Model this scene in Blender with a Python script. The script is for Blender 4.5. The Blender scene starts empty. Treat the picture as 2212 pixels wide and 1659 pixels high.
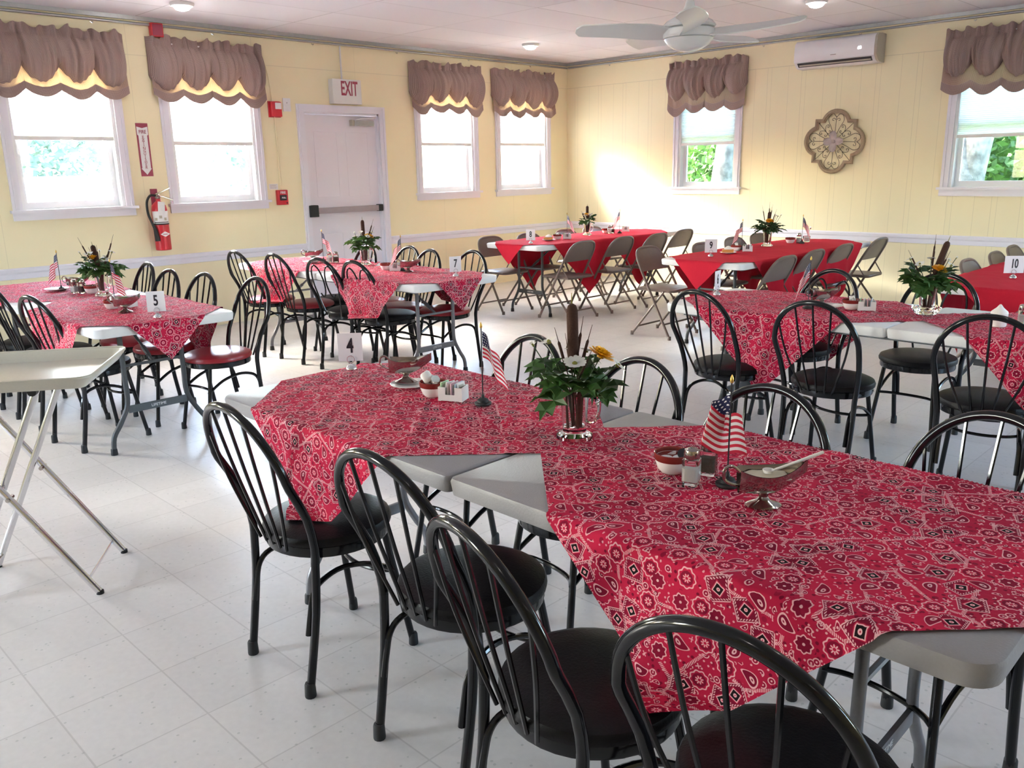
import bpy, math, random
from mathutils import Vector, Matrix
random.seed(7)
SC = bpy.context.scene
COL = SC.collection
PI = math.pi

# ------------------------------------------------------------------ materials
def new_mat(name):
    m = bpy.data.materials.new(name); m.use_nodes = True
    nt = m.node_tree
    b = nt.nodes['Principled BSDF']
    return m, nt, b

def mat(name, col, rough=.5, metal=0., noise=0., nscale=20., bump=0., bscale=60., spec=None, coat=0., trans=0., ior=None, sheen=0.):
    m, nt, b = new_mat(name)
    b.inputs['Base Color'].default_value = (*col, 1)
    b.inputs['Roughness'].default_value = rough
    b.inputs['Metallic'].default_value = metal
    if spec is not None: b.inputs['Specular IOR Level'].default_value = spec
    if coat: b.inputs['Coat Weight'].default_value = coat; b.inputs['Coat Roughness'].default_value = .08
    if trans: b.inputs['Transmission Weight'].default_value = trans
    if ior: b.inputs['IOR'].default_value = ior
    if sheen: b.inputs['Sheen Weight'].default_value = sheen
    tc = nt.nodes.new('ShaderNodeTexCoord')
    if noise:
        n = nt.nodes.new('ShaderNodeTexNoise'); n.inputs['Scale'].default_value = nscale; n.inputs['Detail'].default_value = 4
        nt.links.new(tc.outputs['Object'], n.inputs['Vector'])
        mx = nt.nodes.new('ShaderNodeMix'); mx.data_type = 'RGBA'
        mx.inputs['A'].default_value = (*[c*(1-noise) for c in col], 1)
        mx.inputs['B'].default_value = (*[min(1, c*(1+noise)) for c in col], 1)
        nt.links.new(n.outputs['Fac'], mx.inputs['Factor']); nt.links.new(mx.outputs['Result'], b.inputs['Base Color'])
    if bump:
        n = nt.nodes.new('ShaderNodeTexNoise'); n.inputs['Scale'].default_value = bscale; n.inputs['Detail'].default_value = 3
        nt.links.new(tc.outputs['Object'], n.inputs['Vector'])
        bp = nt.nodes.new('ShaderNodeBump'); bp.inputs['Strength'].default_value = bump; bp.inputs['Distance'].default_value = .01
        nt.links.new(n.outputs['Fac'], bp.inputs['Height']); nt.links.new(bp.outputs['Normal'], b.inputs['Normal'])
    return m

class G:
    """small helper for math node graphs"""
    def __init__(s, nt): s.nt = nt
    def _in(s, sock, v):
        if isinstance(v, (int, float)): sock.default_value = v
        else: s.nt.links.new(v, sock)
    def m(s, op, a, b=0., c=None, clamp=False):
        n = s.nt.nodes.new('ShaderNodeMath'); n.operation = op; n.use_clamp = clamp
        s._in(n.inputs[0], a); s._in(n.inputs[1], b)
        if c is not None: s._in(n.inputs[2], c)
        return n.outputs[0]
    def add(s, a, b): return s.m('ADD', a, b)
    def sub(s, a, b): return s.m('SUBTRACT', a, b)
    def mul(s, a, b): return s.m('MULTIPLY', a, b)
    def lt(s, a, b): return s.m('LESS_THAN', a, b)
    def gt(s, a, b): return s.m('GREATER_THAN', a, b)
    def mx(s, a, b): return s.m('MAXIMUM', a, b)
    def mn(s, a, b): return s.m('MINIMUM', a, b)
    def ab(s, a): return s.m('ABSOLUTE', a)
    def band(s, v, c, w): return s.lt(s.ab(s.sub(v, c)), w)
    def rng(s, v, a, b): return s.mul(s.gt(v, a), s.lt(v, b))
    def mix(s, f, a, b):
        n = s.nt.nodes.new('ShaderNodeMix'); n.data_type = 'RGBA'
        s._in(n.inputs['Factor'], f)
        for k, v in (('A', a), ('B', b)):
            if isinstance(v, tuple): n.inputs[k].default_value = (*v, 1)
            else: s.nt.links.new(v, n.inputs[k])
        return n.outputs['Result']
    def node(s, t, **k):
        n = s.nt.nodes.new(t)
        for a, v in k.items(): setattr(n, a, v)
        return n

def bandana_mat(name='red bandana print'):
    m, nt, b = new_mat(name); g = G(nt)
    b.inputs['Roughness'].default_value = .8
    b.inputs['Specular IOR Level'].default_value = .12
    tc = g.node('ShaderNodeTexCoord')
    K = 17.5
    def vor(scale, rand, feat='F1'):
        v = g.node('ShaderNodeTexVoronoi', voronoi_dimensions='2D', feature=feat)
        v.inputs['Scale'].default_value = scale; v.inputs['Randomness'].default_value = rand
        nt.links.new(tc.outputs['UV'], v.inputs['Vector']); return v
    def local(v, scale):
        sp = g.node('ShaderNodeSeparateXYZ'); nt.links.new(tc.outputs['UV'], sp.inputs[0])
        sq = g.node('ShaderNodeSeparateXYZ'); nt.links.new(v.outputs['Position'], sq.inputs[0])
        x = g.mul(g.sub(sp.outputs[0], sq.outputs[0]), scale); y = g.mul(g.sub(sp.outputs[1], sq.outputs[1]), scale)
        # Position output is already in unscaled coordinates
        sc = g.node('ShaderNodeSeparateColor'); nt.links.new(v.outputs['Color'], sc.inputs[0])
        a = g.mul(sc.outputs[0], 6.283)
        c, s_ = g.m('COSINE', a), g.m('SINE', a)
        X = g.sub(g.mul(x, c), g.mul(y, s_)); Y = g.add(g.mul(x, s_), g.mul(y, c))
        return X, Y, sc.outputs[1], sc.outputs[2]
    v1 = vor(K, .62)
    X, Y, r2, r3 = local(v1, K)
    R = g.m('SQRT', g.add(g.mul(X, X), g.mul(Y, Y)))
    TH = g.m('ARCTAN2', Y, X)
    aX, aY = g.ab(X), g.ab(Y)
    # flower rings
    Rf = g.add(R, g.mul(g.m('COSINE', g.mul(TH, 9.)), .022))
    petal = g.add(.115, g.mul(g.m('COSINE', g.mul(TH, 8.)), .05))
    fl_w = g.mx(g.band(Rf, .335, .026), g.mul(g.lt(R, petal), g.gt(R, .055)))
    fl_d = g.rng(R, .15, .25)
    fl_k = g.mul(fl_w, 0.)
    # squares with a diamond
    S = g.mx(aX, aY); D = g.add(aX, aY)
    sq_w = g.mx(g.mx(g.band(S, .40, .017), g.mul(g.band(S, .33, .028), g.gt(g.m('SINE', g.mul(g.add(X, Y), 60.)), 0.))), g.mx(g.band(D, .23, .025), g.band(R, .045, .022)))
    sq_d = g.mul(g.lt(S, .40), g.gt(D, .30)); sq_k = g.mul(g.lt(D, .205), g.gt(R, .065))
    # paisley drops
    yy = g.add(g.mul(Y, 1.75), g.mul(g.mul(X, X), 1.5)); w = g.add(1.0, g.mul(X, 1.1))
    P = g.m('SQRT', g.add(g.mul(X, X), g.m('POWER', g.ab(g.m('DIVIDE', yy, g.mx(w, .25))), 2.)))
    pa_w = g.mx(g.band(P, .33, .03), g.band(g.m('SQRT', g.add(g.m('POWER', g.ab(g.sub(X, .1)), 2.), g.mul(yy, yy))), .085, .04))
    pa_d = g.lt(P, .30)
    # beaded star rings
    Rs = g.add(R, g.mul(g.m('PINGPONG', g.mul(TH, 1.9), .75), .09))
    st_w = g.mx(g.band(Rs, .31, .026), g.lt(R, .05)); st_d = g.lt(Rs, .285)
    A, B_, C_ = g.lt(r2, .28), g.rng(r2, .28, .52), g.rng(r2, .52, .80); D_ = g.gt(r2, .80)
    def sel(a, b2, c, d): return g.add(g.add(g.mul(A, a), g.mul(B_, b2)), g.add(g.mul(C_, c), g.mul(D_, d)))
    white = sel(fl_w, sq_w, pa_w, st_w); dark = sel(fl_d, sq_d, pa_d, st_d); black = g.mul(B_, sq_k)
    inside = g.lt(g.mx(R, 0), .40)
    # fine dotted filler between the motifs
    v2 = vor(88., .9); X2, Y2, q2, q3 = local(v2, 88.)
    R2 = g.m('SQRT', g.add(g.mul(X2, X2), g.mul(Y2, Y2)))
    dots = g.mul(g.mul(g.lt(R2, .20), g.gt(q2, .55)), g.sub(1., inside))
    dk2 = g.mul(g.mul(g.lt(R2, .30), g.lt(q2, .2)), g.sub(1., inside))
    v5 = vor(42., .75); X5, Y5, u2, u3 = local(v5, 42.)
    R5 = g.m('SQRT', g.add(g.mul(X5, X5), g.mul(Y5, Y5))); Q5 = g.m('SQRT', g.add(g.mul(X5, X5), g.m('POWER', g.ab(g.add(g.mul(Y5, 1.9), g.mul(g.mul(X5, X5), 2.2))), 2.)))
    out = g.gt(R, .43)
    cross = g.mul(g.lt(g.mn(g.ab(X5), g.ab(Y5)), .045), g.lt(R5, .26))
    sm = g.add(g.mul(g.lt(u2, .35), g.mx(g.band(R5, .27, .045), g.lt(R5, .08))), g.add(g.mul(g.rng(u2, .35, .7), g.mx(g.band(Q5, .33, .05), g.lt(R5, .07))), g.mul(g.gt(u2, .7), cross)))
    sm = g.mul(g.mul(sm, out), g.gt(u3, .25)); smd = g.mul(g.mul(g.lt(R5, .23), g.lt(u2, .7)), out)
    # long outlines and darker patches
    v3 = vor(8.5, .8, 'DISTANCE_TO_EDGE')
    wv = g.m('SINE', g.mul(g.add(X, Y), 75.))
    lines = g.mul(g.mul(g.lt(v3.outputs['Distance'], .030), g.gt(wv, -.3)), g.sub(1., inside))
    v4 = vor(8.5, .8); s4 = g.node('ShaderNodeSeparateColor'); nt.links.new(v4.outputs['Color'], s4.inputs[0])
    patch = g.mul(g.gt(s4.outputs[0], .6), .34)
    white = g.m('ADD', white, g.mx(sm, g.mx(g.mul(dots, .8), lines)), clamp=True)
    dark = g.m('ADD', g.mul(dark, .85), g.mx(g.mx(dk2, g.mul(smd, .7)), patch), clamp=True)
    c = g.mix(dark, (.56, .016, .062), (.20, .004, .026))
    c = g.mix(black, c, (.012, .006, .008))
    c = g.mix(g.mul(white, .80), c, (.86, .50, .53))
    nt.links.new(c, b.inputs['Base Color'])
    n = g.node('ShaderNodeTexNoise'); n.inputs['Scale'].default_value = 26; n.inputs['Detail'].default_value = 5
    nt.links.new(tc.outputs['UV'], n.inputs['Vector'])
    bp = g.node('ShaderNodeBump'); bp.inputs['Strength'].default_value = .35; bp.inputs['Distance'].default_value = .012
    nt.links.new(n.outputs['Fac'], bp.inputs['Height']); nt.links.new(bp.outputs['Normal'], b.inputs['Normal'])
    return m

def flag_mat():
    m, nt, b = new_mat('flag print'); g = G(nt)
    b.inputs['Roughness'].default_value = .75
    tc = g.node('ShaderNodeTexCoord'); sp = g.node('ShaderNodeSeparateXYZ'); nt.links.new(tc.outputs['UV'], sp.inputs[0])
    u, v = sp.outputs[0], sp.outputs[1]
    st = g.lt(g.m('MODULO', g.mul(v, 6.5), 1.), .5)
    c = g.mix(st, (.80, .76, .76), (.55, .02, .05))
    canton = g.mul(g.lt(u, .42), g.gt(v, .4615))
    # stars as offset rows of dots
    cu = g.mul(u, 6/.42); cv = g.mul(g.sub(v, .4615), 5/.5385)
    row = g.m('FLOOR', cv); off = g.mul(g.m('MODULO', row, 2.), .5)
    fu = g.sub(g.m('FRACT', g.add(cu, off)), .5); fv = g.sub(g.m('FRACT', cv), .5)
    star = g.lt(g.add(g.mul(fu, fu), g.mul(g.mul(fv, fv), 1.2)), .055)
    cc = g.mix(star, (.018, .022, .075), (.85, .85, .88))
    c = g.mix(canton, c, cc)
    nt.links.new(c, b.inputs['Base Color'])
    # thin cloth lets some daylight through
    tr = g.node('ShaderNodeBsdfTranslucent'); nt.links.new(c, tr.inputs['Color'])
    ms = g.node('ShaderNodeMixShader'); ms.inputs[0].default_value = .35
    out = nt.nodes['Material Output']
    nt.links.new(b.outputs[0], ms.inputs[1]); nt.links.new(tr.outputs[0], ms.inputs[2]); nt.links.new(ms.outputs[0], out.inputs['Surface'])
    return m

def wall_mat(name, col, axis, grooves):
    m, nt, b = new_mat(name); g = G(nt)
    b.inputs['Roughness'].default_value = .55
    tc = g.node('ShaderNodeTexCoord'); sp = g.node('ShaderNodeSeparateXYZ'); nt.links.new(tc.outputs['Object'], sp.inputs[0])
    n = g.node('ShaderNodeTexNoise'); n.inputs['Scale'].default_value = 1.3; n.inputs['Detail'].default_value = 5
    nt.links.new(tc.outputs['Object'], n.inputs['Vector'])
    c = g.mix(n.outputs['Fac'], tuple(x*.96 for x in col), tuple(min(1, x*1.04) for x in col))
    z = sp.outputs[2]; h = sp.outputs[axis]
    hl = g.band(z, 2.53, .004)
    if grooves:
        a = g.m('FRACT', g.mul(g.add(h, 20.), 1/.205)); w2 = g.m('FRACT', g.mul(g.add(h, 20.07), 1/.41))
        vl = g.mul(g.mx(g.band(a, .5, .010), g.band(w2, .3, .006)), g.lt(z, 2.53))
    else:
        a = g.m('FRACT', g.mul(g.add(h, 20.), 1/1.22)); vl = g.mul(g.band(a, .5, .002), 1.)
    ln = g.mx(hl, vl)
    c = g.mix(g.mul(ln, .30 if grooves else .22), c, tuple(x*.45 for x in col))
    nt.links.new(c, b.inputs['Base Color'])
    n2 = g.node('ShaderNodeTexNoise'); n2.inputs['Scale'].default_value = 90; nt.links.new(tc.outputs['Object'], n2.inputs['Vector'])
    bp = g.node('ShaderNodeBump'); bp.inputs['Strength'].default_value = .12; bp.inputs['Distance'].default_value = .004
    hh = g.sub(g.mul(n2.outputs['Fac'], .3), ln)
    nt.links.new(hh, bp.inputs['Height']); nt.links.new(bp.outputs['Normal'], b.inputs['Normal'])
    return m

def floor_mat():
    m, nt, b = new_mat('vinyl tile floor'); g = G(nt)
    tc = g.node('ShaderNodeTexCoord'); sp = g.node('ShaderNodeSeparateXYZ'); nt.links.new(tc.outputs['Object'], sp.inputs[0])
    T = .305
    tx = g.mul(g.add(sp.outputs[0], 30.05), 1/T); ty = g.mul(g.add(sp.outputs[1], 30.08), 1/T)
    fx, fy = g.m('FRACT', tx), g.m('FRACT', ty)
    seam = g.mx(g.mx(g.lt(fx, .008), g.gt(fx, .992)), g.mx(g.lt(fy, .008), g.gt(fy, .992)))
    cb = g.node('ShaderNodeCombineXYZ'); nt.links.new(g.m('FLOOR', tx), cb.inputs[0]); nt.links.new(g.m('FLOOR', ty), cb.inputs[1])
    wn = g.node('ShaderNodeTexWhiteNoise'); nt.links.new(cb.outputs[0], wn.inputs['Vector'])
    n = g.node('ShaderNodeTexNoise'); n.inputs['Scale'].default_value = 45; n.inputs['Detail'].default_value = 6
    nt.links.new(tc.outputs['Object'], n.inputs['Vector'])
    n3 = g.node('ShaderNodeTexNoise'); n3.inputs['Scale'].default_value = 2.2; n3.inputs['Detail'].default_value = 3
    nt.links.new(tc.outputs['Object'], n3.inputs['Vector'])
    f = g.add(g.mul(wn.outputs['Value'], .35), g.mul(n.outputs['Fac'], .65))
    c = g.mix(f, (.60, .580, .565), (.76, .740, .722))
    v = g.node('ShaderNodeTexVoronoi'); v.inputs['Scale'].default_value = 70; nt.links.new(tc.outputs['Object'], v.inputs['Vector'])
    sv = g.node('ShaderNodeSeparateColor'); nt.links.new(v.outputs['Color'], sv.inputs[0])
    c = g.mix(g.mul(g.gt(sv.outputs[0], .93), g.mul(g.lt(v.outputs['Distance'], .3), .5)), c, (.36, .38, .36))
    c = g.mix(g.mul(g.gt(n3.outputs['Fac'], .62), .12), c, (.50, .48, .45))
    c = g.mix(g.mul(seam, .38), c, (.34, .32, .31))
    nt.links.new(c, b.inputs['Base Color'])
    ro = g.add(.27, g.mul(n3.outputs['Fac'], .16)); nt.links.new(ro, b.inputs['Roughness'])
    bp = g.node('ShaderNodeBump'); bp.inputs['Strength'].default_value = .10; bp.inputs['Distance'].default_value = .004
    n4 = g.node('ShaderNodeTexNoise'); n4.inputs['Scale'].default_value = 14; nt.links.new(tc.outputs['Object'], n4.inputs['Vector'])
    nt.links.new(g.sub(n4.outputs['Fac'], g.mul(seam, .5)), bp.inputs['Height']); nt.links.new(bp.outputs['Normal'], b.inputs['Normal'])
    b.inputs['Specular IOR Level'].default_value = .55
    return m

def ceiling_mat():
    m, nt, b = new_mat('ceiling panels'); g = G(nt)
    b.inputs['Roughness'].default_value = .85
    tc = g.node('ShaderNodeTexCoord'); sp = g.node('ShaderNodeSeparateXYZ'); nt.links.new(tc.outputs['Object'], sp.inputs[0])
    PX, PY = .66, 1.25
    tx = g.mul(g.add(sp.outputs[0], 20*PX-.59), 1/PX)
    col_i = g.m('FLOOR', tx)
    ty = g.mul(g.add(sp.outputs[1], 20*PY+.87), 1/PY)
    fx, fy = g.m('FRACT', tx), g.m('FRACT', ty)
    cb = g.node('ShaderNodeCombineXYZ'); nt.links.new(col_i, cb.inputs[0]); nt.links.new(g.m('FLOOR', ty), cb.inputs[1])
    wn = g.node('ShaderNodeTexWhiteNoise'); nt.links.new(cb.outputs[0], wn.inputs['Vector'])
    seam = g.mx(g.mx(g.lt(fx, .008), g.gt(fx, .992)), g.mx(g.lt(fy, .004), g.gt(fy, .996)))
    n = g.node('ShaderNodeTexNoise'); n.inputs['Scale'].default_value = 120; nt.links.new(tc.outputs['Object'], n.inputs['Vector'])
    c = g.mix(wn.outputs['Value'], (.76, .735, .78), (.82, .80, .84))
    c = g.mix(g.mul(seam, g.add(.18, g.mul(wn.outputs['Value'], .5))), c, (.24, .22, .23))
    nt.links.new(c, b.inputs['Base Color'])
    bp = g.node('ShaderNodeBump'); bp.inputs['Strength'].default_value = .2; bp.inputs['Distance'].default_value = .004
    nt.links.new(n.outputs['Fac'], bp.inputs['Height']); nt.links.new(bp.outputs['Normal'], b.inputs['Normal'])
    return m

def gingham_mat(name, ca, cb_, trl, tcol):
    m, nt, b = new_mat(name); g = G(nt)
    b.inputs['Roughness'].default_value = .85
    tc = g.node('ShaderNodeTexCoord'); sp = g.node('ShaderNodeSeparateXYZ'); nt.links.new(tc.outputs['UV'], sp.inputs[0])
    a = g.lt(g.m('FRACT', g.mul(sp.outputs[0], 95.)), .5); c2 = g.lt(g.m('FRACT', g.mul(sp.outputs[1], 95.)), .5)
    f = g.mul(g.add(a, c2), .5)
    c = g.mix(f, ca, cb_)
    nt.links.new(c, b.inputs['Base Color'])
    tr = g.node('ShaderNodeBsdfTranslucent'); tr.inputs['Color'].default_value = (*tcol, 1)
    ms = g.node('ShaderNodeMixShader'); ms.inputs[0].default_value = trl
    out = nt.nodes['Material Output']
    nt.links.new(b.outputs[0], ms.inputs[1]); nt.links.new(tr.outputs[0], ms.inputs[2]); nt.links.new(ms.outputs[0], out.inputs['Surface'])
    return m

def shade_mat():
    m, nt, b = new_mat('pleated shade fabric'); g = G(nt)
    b.inputs['Base Color'].default_value = (.86, .86, .84, 1); b.inputs['Roughness'].default_value = .8
    tr = g.node('ShaderNodeBsdfTranslucent'); tr.inputs['Color'].default_value = (.92, .92, .90, 1)
    ms = g.node('ShaderNodeMixShader'); ms.inputs[0].default_value = .55
    out = nt.nodes['Material Output']
    nt.links.new(b.outputs[0], ms.inputs[1]); nt.links.new(tr.outputs[0], ms.inputs[2]); nt.links.new(ms.outputs[0], out.inputs['Surface'])
    return m

def pane_mat():
    m = bpy.data.materials.new('window glass'); m.use_nodes = True; nt = m.node_tree; nt.nodes.remove(nt.nodes['Principled BSDF'])
    g = G(nt); t = g.node('ShaderNodeBsdfTransparent'); t.inputs[0].default_value = (.96, .98, .97, 1)
    gl = g.node('ShaderNodeBsdfGlossy'); gl.inputs['Roughness'].default_value = .01
    fr = g.node('ShaderNodeFresnel'); fr.inputs[0].default_value = 1.35
    ms = g.node('ShaderNodeMixShader'); nt.links.new(fr.outputs[0], ms.inputs[0]); nt.links.new(t.outputs[0], ms.inputs[1]); nt.links.new(gl.outputs[0], ms.inputs[2])
    nt.links.new(ms.outputs[0], nt.nodes['Material Output'].inputs['Surface'])
    return m

def leaf_mat(name, ca, cb_, trl=.35, rough=.5):
    m, nt, b = new_mat(name); g = G(nt)
    b.inputs['Roughness'].default_value = rough
    tc = g.node('ShaderNodeTexCoord'); n = g.node('ShaderNodeTexNoise'); n.inputs['Scale'].default_value = 3; n.inputs['Detail'].default_value = 4
    nt.links.new(tc.outputs['Object'], n.inputs['Vector'])
    c = g.mix(n.outputs['Fac'], ca, cb_); nt.links.new(c, b.inputs['Base Color'])
    tr = g.node('ShaderNodeBsdfTranslucent'); nt.links.new(c, tr.inputs['Color'])
    ms = g.node('ShaderNodeMixShader'); ms.inputs[0].default_value = trl
    nt.links.new(b.outputs[0], ms.inputs[1]); nt.links.new(tr.outputs[0], ms.inputs[2]); nt.links.new(ms.outputs[0], nt.nodes['Material Output'].inputs['Surface'])
    return m

def bark_mat():
    m, nt, b = new_mat('mottled bark'); g = G(nt)
    b.inputs['Roughness'].default_value = .9
    tc = g.node('ShaderNodeTexCoord'); n = g.node('ShaderNodeTexNoise'); n.inputs['Scale'].default_value = 5; n.inputs['Detail'].default_value = 7; n.inputs['Roughness'].default_value = .65
    nt.links.new(tc.outputs['Object'], n.inputs['Vector'])
    r = g.node('ShaderNodeValToRGB'); r.color_ramp.elements[0].position = .38; r.color_ramp.elements[0].color = (.03, .028, .025, 1)
    r.color_ramp.elements[1].position = .62; r.color_ramp.elements[1].color = (.13, .125, .115, 1)
    nt.links.new(n.outputs['Fac'], r.inputs[0]); nt.links.new(r.outputs[0], b.inputs['Base Color'])
    bp = g.node('ShaderNodeBump'); bp.inputs['Strength'].default_value = .6; bp.inputs['Distance'].default_value = .03
    nt.links.new(n.outputs['Fac'], bp.inputs['Height']); nt.links.new(bp.outputs['Normal'], b.inputs['Normal'])
    return m

def emit_mat(name, col, s):
    m, nt, b = new_mat(name)
    b.inputs['Base Color'].default_value = (*col, 1); b.inputs['Emission Color'].default_value = (*col, 1); b.inputs['Emission Strength'].default_value = s
    return m

WALLC = (.87, .775, .525)
M = dict(
 wallA=wall_mat('painted wall plain', WALLC, 1, False), wallB=wall_mat('painted wall panelling', WALLC, 0, True),
 floor=floor_mat(), ceil=ceiling_mat(),
 trim=mat('white gloss trim', (.78, .75, .83), .32, noise=.02, nscale=4),
 door=mat('white door paint', (.77, .72, .79), .38, noise=.03, nscale=3, bump=.05, bscale=30),
 vinyl=mat('white window vinyl', (.82, .82, .84), .35, noise=.02),
 shade=shade_mat(), pane=pane_mat(),
 ging=gingham_mat('brown check valance', (.46, .345, .31), (.20, .125, .125), .07, (.55, .40, .34)),
 skirt=gingham_mat('brown check valance lining', (.46, .345, .31), (.20, .125, .125), .17, (.80, .52, .24)),
 black=mat('black gloss enamel', (.006, .006, .008), .14, noise=.1, spec=.38),
 blackv=mat('black vinyl seat', (.006, .005, .006), .42, bump=.12, bscale=160, noise=.1, spec=.22),
 redv=mat('red vinyl seat', (.30, .012, .022), .30, bump=.08, bscale=120, noise=.08),
 rubber=mat('black rubber', (.015, .015, .016), .6, noise=.1),
 beige=mat('taupe folding chair paint', (.165, .122, .102), .40, noise=.08, nscale=30),
 grey=mat('grey speckled table plastic', (.30, .285, .295), .42, noise=.05, nscale=150, bump=.15, bscale=220),
 white=mat('off white table plastic', (.78, .76, .76), .4, noise=.03, nscale=150, bump=.12, bscale=220),
 legd=mat('dark grey hammered steel', (.075, .08, .085), .4, metal=.3, noise=.15, nscale=200),
 legg=mat('mid grey steel', (.22, .22, .24), .35, metal=.5, noise=.1, nscale=80),
 band=bandana_mat(),
 red=mat('plain red cotton', (.56, .018, .040), .85, noise=.10, nscale=9, bump=.25, bscale=45, spec=.12),
 flag=flag_mat(),
 chrome=mat('polished chrome', (.72, .72, .74), .10, metal=1., noise=.03, nscale=8),
 steel=mat('brushed steel', (.42, .38, .36), .14, metal=1., noise=.06, nscale=40),
 galv=mat('galvanised steel', (.42, .43, .44), .35, metal=.7, noise=.12, nscale=30),
 tray=mat('beige fibreglass tray', (.56, .52, .44), .20, noise=.05, nscale=140),
 china=mat('white china', (.80, .77, .75), .22, noise=.02),
 maroon=mat('maroon glaze', (.22, .025, .02), .25, noise=.15, nscale=50),
 plast=mat('white plastic', (.80, .78, .77), .35, noise=.02),
 gravy=mat('cream ranch sauce', (.76, .70, .55), .35, noise=.06, nscale=60),
 glass=mat('clear glass', (.95, .97, .96), .02, trans=1., ior=1.45, noise=.01),
 salt=mat('salt grains', (.82, .80, .78), .9, noise=.05, nscale=300),
 pepper=mat('ground pepper', (.10, .075, .06), .95, noise=.5, nscale=300),
 gold=mat('gold finial', (.60, .38, .10), .3, metal=1., noise=.1),
 card=mat('white card', (.82, .79, .82), .6, noise=.02),
 ink=mat('black ink', (.015, .012, .02), .5, noise=.1),
 leaf=leaf_mat('grape leaf green', (.022, .070, .012), (.06, .15, .03)),
 leafd=leaf_mat('oak leaf dark green', (.015, .045, .012), (.035, .085, .022), .2),
 stem=mat('woody brown stems', (.075, .045, .025), .8, noise=.3, nscale=40),
 cattail=mat('cattail brown', (.055, .022, .014), .95, noise=.3, nscale=200, bump=.4, bscale=300),
 petalw=leaf_mat('white petals', (.78, .77, .72), (.86, .85, .82), .3),
 petaly=leaf_mat('yellow petals', (.85, .42, .015), (.95, .58, .03), .25),
 bud=mat('flower centre', (.20, .19, .03), .8, noise=.3, nscale=90),
 lilac=leaf_mat('pale blue floret', (.45, .55, .60), (.62, .72, .74), .3),
 pie=mat('orange pie filling', (.75, .30, .08), .4, noise=.15, nscale=40), cream=mat('whipped topping', (.84, .80, .76), .6, noise=.03),
 packp=mat('pink sweetener packet', (.80, .50, .55), .5, noise=.06), packb=mat('blue sweetener packet', (.42, .55, .68), .5, noise=.06), packw=mat('white sugar packet', (.78, .76, .74), .5, noise=.05), packg=mat('green sweetener packet', (.40, .60, .36), .5, noise=.06),
 firered=mat('fire equipment red', (.55, .02, .035), .35, noise=.05), signred=mat('sign maroon ink', (.33, .05, .09), .5, noise=.05),
 acw=mat('glossy white appliance', (.80, .78, .82), .12, noise=.01, coat=.5), acd=mat('dark louvre', (.03, .025, .035), .5, noise=.2), acg=mat('appliance side grey', (.45, .40, .33), .5, noise=.1, nscale=60),
 wood=mat('weathered wood frame', (.34, .25, .17), .8, noise=.25, nscale=35, bump=.3, bscale=50), iron=mat('dark wire', (.05, .035, .02), .5, metal=.6, noise=.2), petalp=mat('pale painted flower', (.48, .40, .40), .6, noise=.15, nscale=40),
 fan=mat('white fan enamel', (.78, .80, .78), .25, noise=.02),
 lampm=mat('white lamp trim', (.75, .73, .72), .4, noise=.02), lamp=emit_mat('lit dome diffuser', (1., .95, .90), 24.), led=emit_mat('lit display digits', (.9, .95, 1.), .9),
 bark=bark_mat(), bush=leaf_mat('sunlit foliage', (.022, .070, .010), (.075, .17, .028), .4, .6), pale=leaf_mat('glare washed foliage', (.10, .16, .12), (.22, .30, .22), .4, .6),  # left-side trees: washed-out window glare is put into the pale leaf colour
 grass=mat('lawn', (.16, .30, .07), .95, noise=.4, nscale=6), paving=mat('pale concrete paving', (.30, .30, .30), .9, noise=.1, nscale=3),
 carp=mat('pale silver car paint', (.30, .33, .38), .3, metal=.2, coat=.5, noise=.02), carg=mat('dark car glass', (.10, .12, .15), .08, noise=.1), tyre=mat('tyre', (.03, .03, .03), .8, noise=.1), tail=mat('red tail lamp', (.55, .02, .02), .2, noise=.05),
 coffee=mat('dark contents', (.08, .05, .04), .6, noise=.2), label=mat('printed label', (.78, .77, .78), .5, noise=.08, nscale=60),
)

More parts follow.
